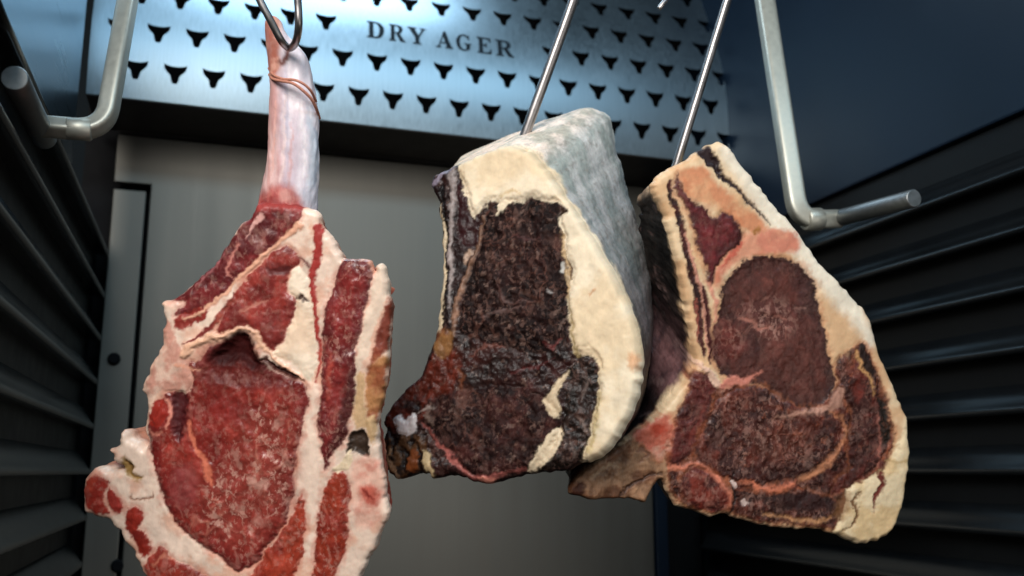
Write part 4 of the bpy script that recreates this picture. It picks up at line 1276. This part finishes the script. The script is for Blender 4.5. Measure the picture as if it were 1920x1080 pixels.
rt_regions = [
    R([(1275, 326), (1318, 306), (1338, 334), (1384, 376), (1440, 420), (1425, 440), (1392, 432), (1352, 398), (1305, 378), (1282, 360)], (206, 138, 100), None, soft=8, alt=(216, 162, 120), alts=60, grain=.12),
    L([(1362, 284), (1420, 350), (1490, 430), (1540, 510), (1600, 580), (1632, 640)], [26, 50, 60, 44, 36, 20], (236, 222, 200), None, soft=14, grain=.08),
    R([(1390, 440), (1440, 428), (1500, 440), (1500, 470), (1440, 478), (1390, 490), (1360, 505), (1344, 540), (1336, 520), (1352, 492), (1378, 472)], (216, 150, 120), None, soft=8, alt=(204, 128, 104), alts=90, grain=.1),
    R([(1306, 690), (1345, 730), (1400, 715), (1480, 745), (1560, 735), (1582, 672), (1606, 650), (1626, 648), (1644, 700), (1668, 770), (1674, 838), (1652, 882), (1600, 915), (1584, 952), (1562, 988), (1500, 986), (1430, 978), (1372, 958), (1330, 962), (1290, 950), (1256, 918), (1248, 872), (1262, 800), (1285, 745)],
      (88, 38, 30), 'lower_muscle', alt=(54, 25, 21), alts=120, soft=5, grain=.5, marb=.3),
    # upper muscle
    R([(1268, 322), (1282, 355), (1302, 380), (1322, 392), (1338, 408), (1352, 398), (1372, 402), (1384, 426), (1391, 455), (1372, 474), (1352, 490), (1342, 510), (1332, 540), (1322, 500), (1306, 444), (1288, 396), (1268, 350)], (84, 28, 30), 'rib_muscle', alt=(108, 36, 38), alts=80, edge=(60, 22, 24), edgew=8, soft=4, grain=.35, marb=.1, h=.2, groove=.5),
    L([(1352, 500), (1374, 478), (1393, 458)], [3, 8, 5], (186, 70, 58), soft=4, op=.8),
    # black cleft
    L([(1324, 286), (1340, 305), (1352, 326), (1376, 350), (1404, 376), (1428, 400), (1446, 420)], [26, 20, 11, 8, 6, 6, 2], (44, 30, 32), None, h=-2.0, bw=8, soft=3),
    L([(1412, 434), (1424, 428)], [10, 6], (150, 100, 50), soft=4),
    # eye
    R([(1345, 600), (1352, 545), (1371, 510), (1396, 490), (1432, 482), (1470, 485), (1505, 500), (1524, 526), (1535, 570), (1545, 620), (1556, 670), (1566, 712), (1556, 742), (1530, 764), (1480, 762), (1440, 730), (1410, 716), (1372, 716), (1344, 694), (1337, 660), (1340, 630)],
      (76, 40, 36), 'eye_muscle', alt=(96, 50, 42), alts=38, edge=(46, 23, 21), edgew=16, soft=2.5, grain=.3, marb=.1, h=-1.2, bw=10, groove=.5, gloss=.5),
    R([(1395, 575), (1440, 560), (1490, 575), (1500, 610), (1450, 640), (1400, 610)], (96, 54, 48), None, soft=16, marb=.9, grain=.4, op=.7),
    L([(1390, 595), (1410, 604), (1425, 618), (1450, 612)], [3, 8, 8, 3], (168, 108, 92), soft=3, op=.8),
    L([(1455, 594), (1475, 602)], [4, 6], (160, 104, 90), soft=3, op=.7),
    L([(1488, 577), (1515, 577)], [3, 5], (156, 110, 98), soft=3, op=.7),
    L([(1428, 566), (1440, 558)], [3, 6], (150, 100, 86), soft=3, op=.6),
    R([(1345, 600), (1390, 610), (1395, 660), (1350, 690), (1338, 660)], (104, 44, 36), None, soft=14, grain=.35, op=.7, marb=.4),
    # left bone strip
    L([(1258, 340), (1270, 400), (1284, 450), (1298, 510), (1308, 560), (1316, 620), (1318, 665)], [10, 11, 12, 14, 14, 12, 8], (78, 34, 30), 'rib_side', alt=(50, 26, 24), soft=3, grain=.35, h=-.8, bw=6),
    L([(1286, 440), (1302, 490), (1316, 550), (1326, 610), (1330, 660)], [4, 6, 8, 8, 6], (200, 138, 118), None, soft=2.5, h=.6, bw=5),
    L([(1318, 540), (1328, 590), (1334, 640), (1332, 680)], [8, 12, 10, 5], (74, 32, 30), None, soft=3, h=-.6, bw=5),
    L([(1330, 530), (1340, 560), (1342, 600)], [6, 8, 5], (206, 140, 116), None, soft=3),
    L([(1305, 560), (1309, 600), (1310, 640)], [3, 6, 3], (150, 80, 66), None, soft=2),
    # left chine muscle
    R([(1306, 702), (1330, 708), (1348, 734), (1340, 770), (1326, 810), (1308, 842), (1275, 872), (1246, 872), (1258, 810), (1280, 756)], (92, 36, 32), 'chine_muscle', alt=(66, 28, 26), alts=100, soft=4, grain=.45, marb=.25, h=.5, groove=.5),
    L([(1318, 768), (1306, 800), (1290, 830)], [3, 8, 3], (140, 66, 56), soft=4, op=.7),
    # lower muscle
    R([(1348, 745), (1400, 722), (1440, 732), (1490, 764), (1545, 766), (1578, 788), (1574, 830), (1546, 868), (1505, 896), (1440, 908), (1390, 903), (1345, 890), (1308, 872), (1306, 836), (1330, 790)], (60, 27, 23), 'lower_muscle', alt=(92, 40, 30), alts=90, soft=4, grain=.5, marb=.35, h=.4, groove=.6, gloss=.48),
    R([(1420, 800), (1500, 800), (1520, 840), (1460, 870), (1400, 850)], (100, 46, 32), None, soft=20, op=.6, marb=.5, grain=.5),
    # right muscles
    R([(1566, 694), (1580, 668), (1598, 690), (1606, 648), (1626, 648), (1640, 690), (1650, 740), (1664, 790), (1662, 838), (1644, 876), (1622, 894), (1592, 912), (1552, 930), (1572, 900), (1596, 872), (1588, 835), (1600, 780), (1578, 742)], (62, 28, 24), 'cap_muscle', alt=(92, 36, 28), alts=90, soft=4, grain=.5, marb=.3, h=.2, groove=.6),
    R([(1606, 650), (1622, 645), (1636, 680), (1640, 710), (1624, 700), (1610, 676)], (42, 26, 22), None, soft=4, grain=.4, h=-.6),
    L([(1604, 660), (1614, 690), (1630, 712), (1640, 740)], [4, 6, 6, 3], (190, 140, 90), soft=3),
    L([(1644, 775), (1650, 820), (1646, 870)], [3, 5, 4], (150, 90, 76), soft=2),
    R([(1648, 740), (1668, 770), (1668, 820), (1655, 838), (1648, 800)], (38, 28, 22), None, soft=4, grain=.5),
    R([(1595, 730), (1612, 712), (1622, 735), (1604, 755)], (120, 44, 32), None, soft=6, op=.7),
    # pale streaks between
    L([(1306, 676), (1322, 690), (1342, 722), (1354, 728)], [6, 10, 14, 4], (222, 180, 156), 'fat_seam', soft=3, h=.8, bw=5),
    L([(1352, 726), (1372, 714), (1400, 712), (1432, 697)], [8, 18, 14, 3], (196, 120, 102), 'fat_seam', soft=4, h=.5, bw=5),
    L([(1574, 735), (1568, 752), (1552, 765), (1520, 772), (1480, 778), (1450, 786)], [14, 22, 14, 9, 7, 3], (186, 136, 116), 'fat_seam', soft=4, h=.6, bw=5, op=.9),
    L([(1556, 772), (1578, 782), (1588, 810), (1572, 840), (1560, 858), (1530, 884), (1502, 898)], [2, 4, 3, 4, 10, 15, 12], (200, 132, 94), 'fat_seam', soft=5, h=.5, bw=5, op=.8),
    L([(1392, 900), (1430, 916), (1462, 920), (1490, 908)], [6, 11, 13, 8], (206, 118, 88), 'fat_seam', soft=4.5, h=.7, bw=5, op=.95),
    # bottom band
    R([(1256, 885), (1300, 880), (1345, 900), (1390, 918), (1450, 930), (1500, 918), (1552, 934), (1582, 952), (1562, 986), (1500, 984), (1430, 976), (1372, 956), (1330, 962), (1290, 948), (1262, 922)], (84, 38, 28), 'bottom_muscle', alt=(50, 24, 20), alts=130, soft=4, grain=.5, marb=.4, h=.2),
    R([(1275, 893), (1300, 880), (1334, 884), (1360, 908), (1368, 940), (1345, 962), (1312, 955), (1282, 930)], (126, 50, 38), 'bone_end', alt=(84, 34, 30), alts=140, soft=4, grain=.35, h=1.2, bw=14, marb=.3),
    L([(1250, 880), (1285, 872), (1318, 872), (1346, 894), (1366, 926), (1366, 948)], [7, 9, 10, 9, 6, 4], (206, 122, 96), 'bone_end', soft=5, op=.9, h=.8, bw=5),
    L([(1372, 890), (1376, 930), (1372, 962)], [4, 6, 4], (30, 20, 20), soft=3, h=-1, bw=5),
    L([(1375, 902), (1378, 906)], [9, 9], (206, 180, 170), soft=2),
    L([(1394, 938), (1397, 942)], [9, 9], (196, 170, 160), soft=2),
    L([(1430, 960), (1480, 975), (1530, 978), (1556, 970)], [4, 8, 10, 5], (196, 140, 96), soft=4, op=.8),
    R([(1465, 928), (1500, 922), (1560, 936), (1570, 950), (1520, 960), (1475, 946)], (52, 26, 24), None, soft=6, grain=.5),
    # right-hand fat
    R([(1590, 916), (1628, 896), (1655, 880), (1680, 840), (1700, 780), (1715, 850), (1700, 980), (1640, 1030), (1560, 1010), (1580, 960)], (230, 206, 168), 'fat_cap', alt=(216, 184, 138), alts=60, soft=3, grain=.12, h=1.2, bw=12),
    L([(1612, 922), (1600, 940), (1606, 962), (1596, 985), (1580, 996)], [3, 6, 6, 5, 2], (112, 76, 46), h=-1, bw=4),
    L([(1648, 890), (1652, 905), (1640, 930), (1636, 960)], [8, 10, 7, 2], (104, 40, 30), soft=2.5, h=-.7, bw=4),
    R([(1565, 940), (1595, 920), (1596, 950), (1578, 975), (1560, 965)], (128, 86, 52), None, soft=8, op=.7, grain=.3),
    L([(1662, 862), (1688, 864), (1704, 860)], [3, 5, 3], (180, 146, 96), soft=3, op=.7),
    # the tongue of chine at the lower left
    R([(1050, 930), (1075, 890), (1150, 842), (1200, 805), (1245, 800), (1250, 870), (1245, 905), (1228, 908), (1210, 945)], (172, 128, 96), 'chine_bone', alt=(122, 80, 56), alts=110, soft=3, grain=.3, h=-1, bw=20),
    R([(1185, 815), (1222, 790), (1256, 778), (1262, 800), (1250, 850), (1236, 862), (1210, 840)], (196, 104, 82), 'chine_bone', alt=(206, 150, 126), alts=120, soft=6, grain=.2),
    R([(1218, 800), (1246, 795), (1248, 815), (1228, 818)], (178, 66, 44), None, soft=6),
    L([(1158, 928), (1180, 912), (1212, 896), (1240, 886)], [4, 6, 6, 3], (70, 44, 32), h=-1.4, bw=4),
    L([(1100, 895), (1140, 872), (1160, 874)], [3, 8, 3], (204, 164, 130), soft=4, op=.8),
    R([(1062, 925), (1078, 900), (1092, 905), (1088, 928), (1074, 932)], (74, 40, 28), None, soft=5, grain=.4),
    L([(1192, 842), (1206, 840), (1215, 852), (1196, 862)], [4, 6, 6, 3], (120, 80, 60), soft=3, h=-.6, bw=4),
]


def rt_depth(PX):
    """the chine end curls away from the cut face"""
    s = np.clip((1250 - PX[:, 0]) / 180, 0, 1) * sstep(700, 800, PX[:, 1])
    return 0.006 * s


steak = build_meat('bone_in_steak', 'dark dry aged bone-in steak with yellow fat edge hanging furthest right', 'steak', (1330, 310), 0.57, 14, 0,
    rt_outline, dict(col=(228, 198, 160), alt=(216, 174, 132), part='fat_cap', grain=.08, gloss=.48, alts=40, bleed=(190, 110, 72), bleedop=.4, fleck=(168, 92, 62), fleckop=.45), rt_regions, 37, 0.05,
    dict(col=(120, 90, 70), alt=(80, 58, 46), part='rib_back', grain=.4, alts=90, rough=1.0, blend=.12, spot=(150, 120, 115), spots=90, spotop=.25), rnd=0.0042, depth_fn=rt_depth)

# ---------------------------------------------------------------- hooks
def hook(label, pts, r):
    P = smooth_path(pts, 8)
    root = tag(link_mesh('meat_hook', tube_mesh('meat_hook', P, r, 18), M_HOOK, origin=pts[0]), label, 'hook', 'steel meat hooks')
    return root


hook('bent steel hook through the top of the pale tomahawk bone', [at_d(*p) for p in ((455, -90, .47), (470, -40, .470), (487, 0, .472), (508, 40, .474), (526, 74, .478), (538, 88, .486), (548, 88, .484), (556, 74, .474), (560, 48, .468), (559, 10, .467), (555, -30, .466), (550, -80, .466))], 0.00195)
hook('short hook tip peeping in at the top edge between the two straight shanks', [at_d(*p) for p in ((1236, 16, .60), (1244, 6, .60), (1256, -12, .602), (1268, -40, .606), (1272, -80, .61))], 0.0017)
hook('straight steel hook shank dropping behind the grey fat of the middle roast', [at_d(*p) for p in ((1100, -80, .60), (1075, 0, .60), (1034, 115, .602), (993, 228, .604), (975, 282, .606), (972, 310, .606))], 0.0033)
hook('straight steel hook shank dropping to the top corner of the rightmost steak', [at_d(*p) for p in ((1392, -80, .60), (1364, 0, .60), (1316, 155, .60), (1272, 297, .60), (1258, 345, .602), (1256, 375, .603))], 0.0028)
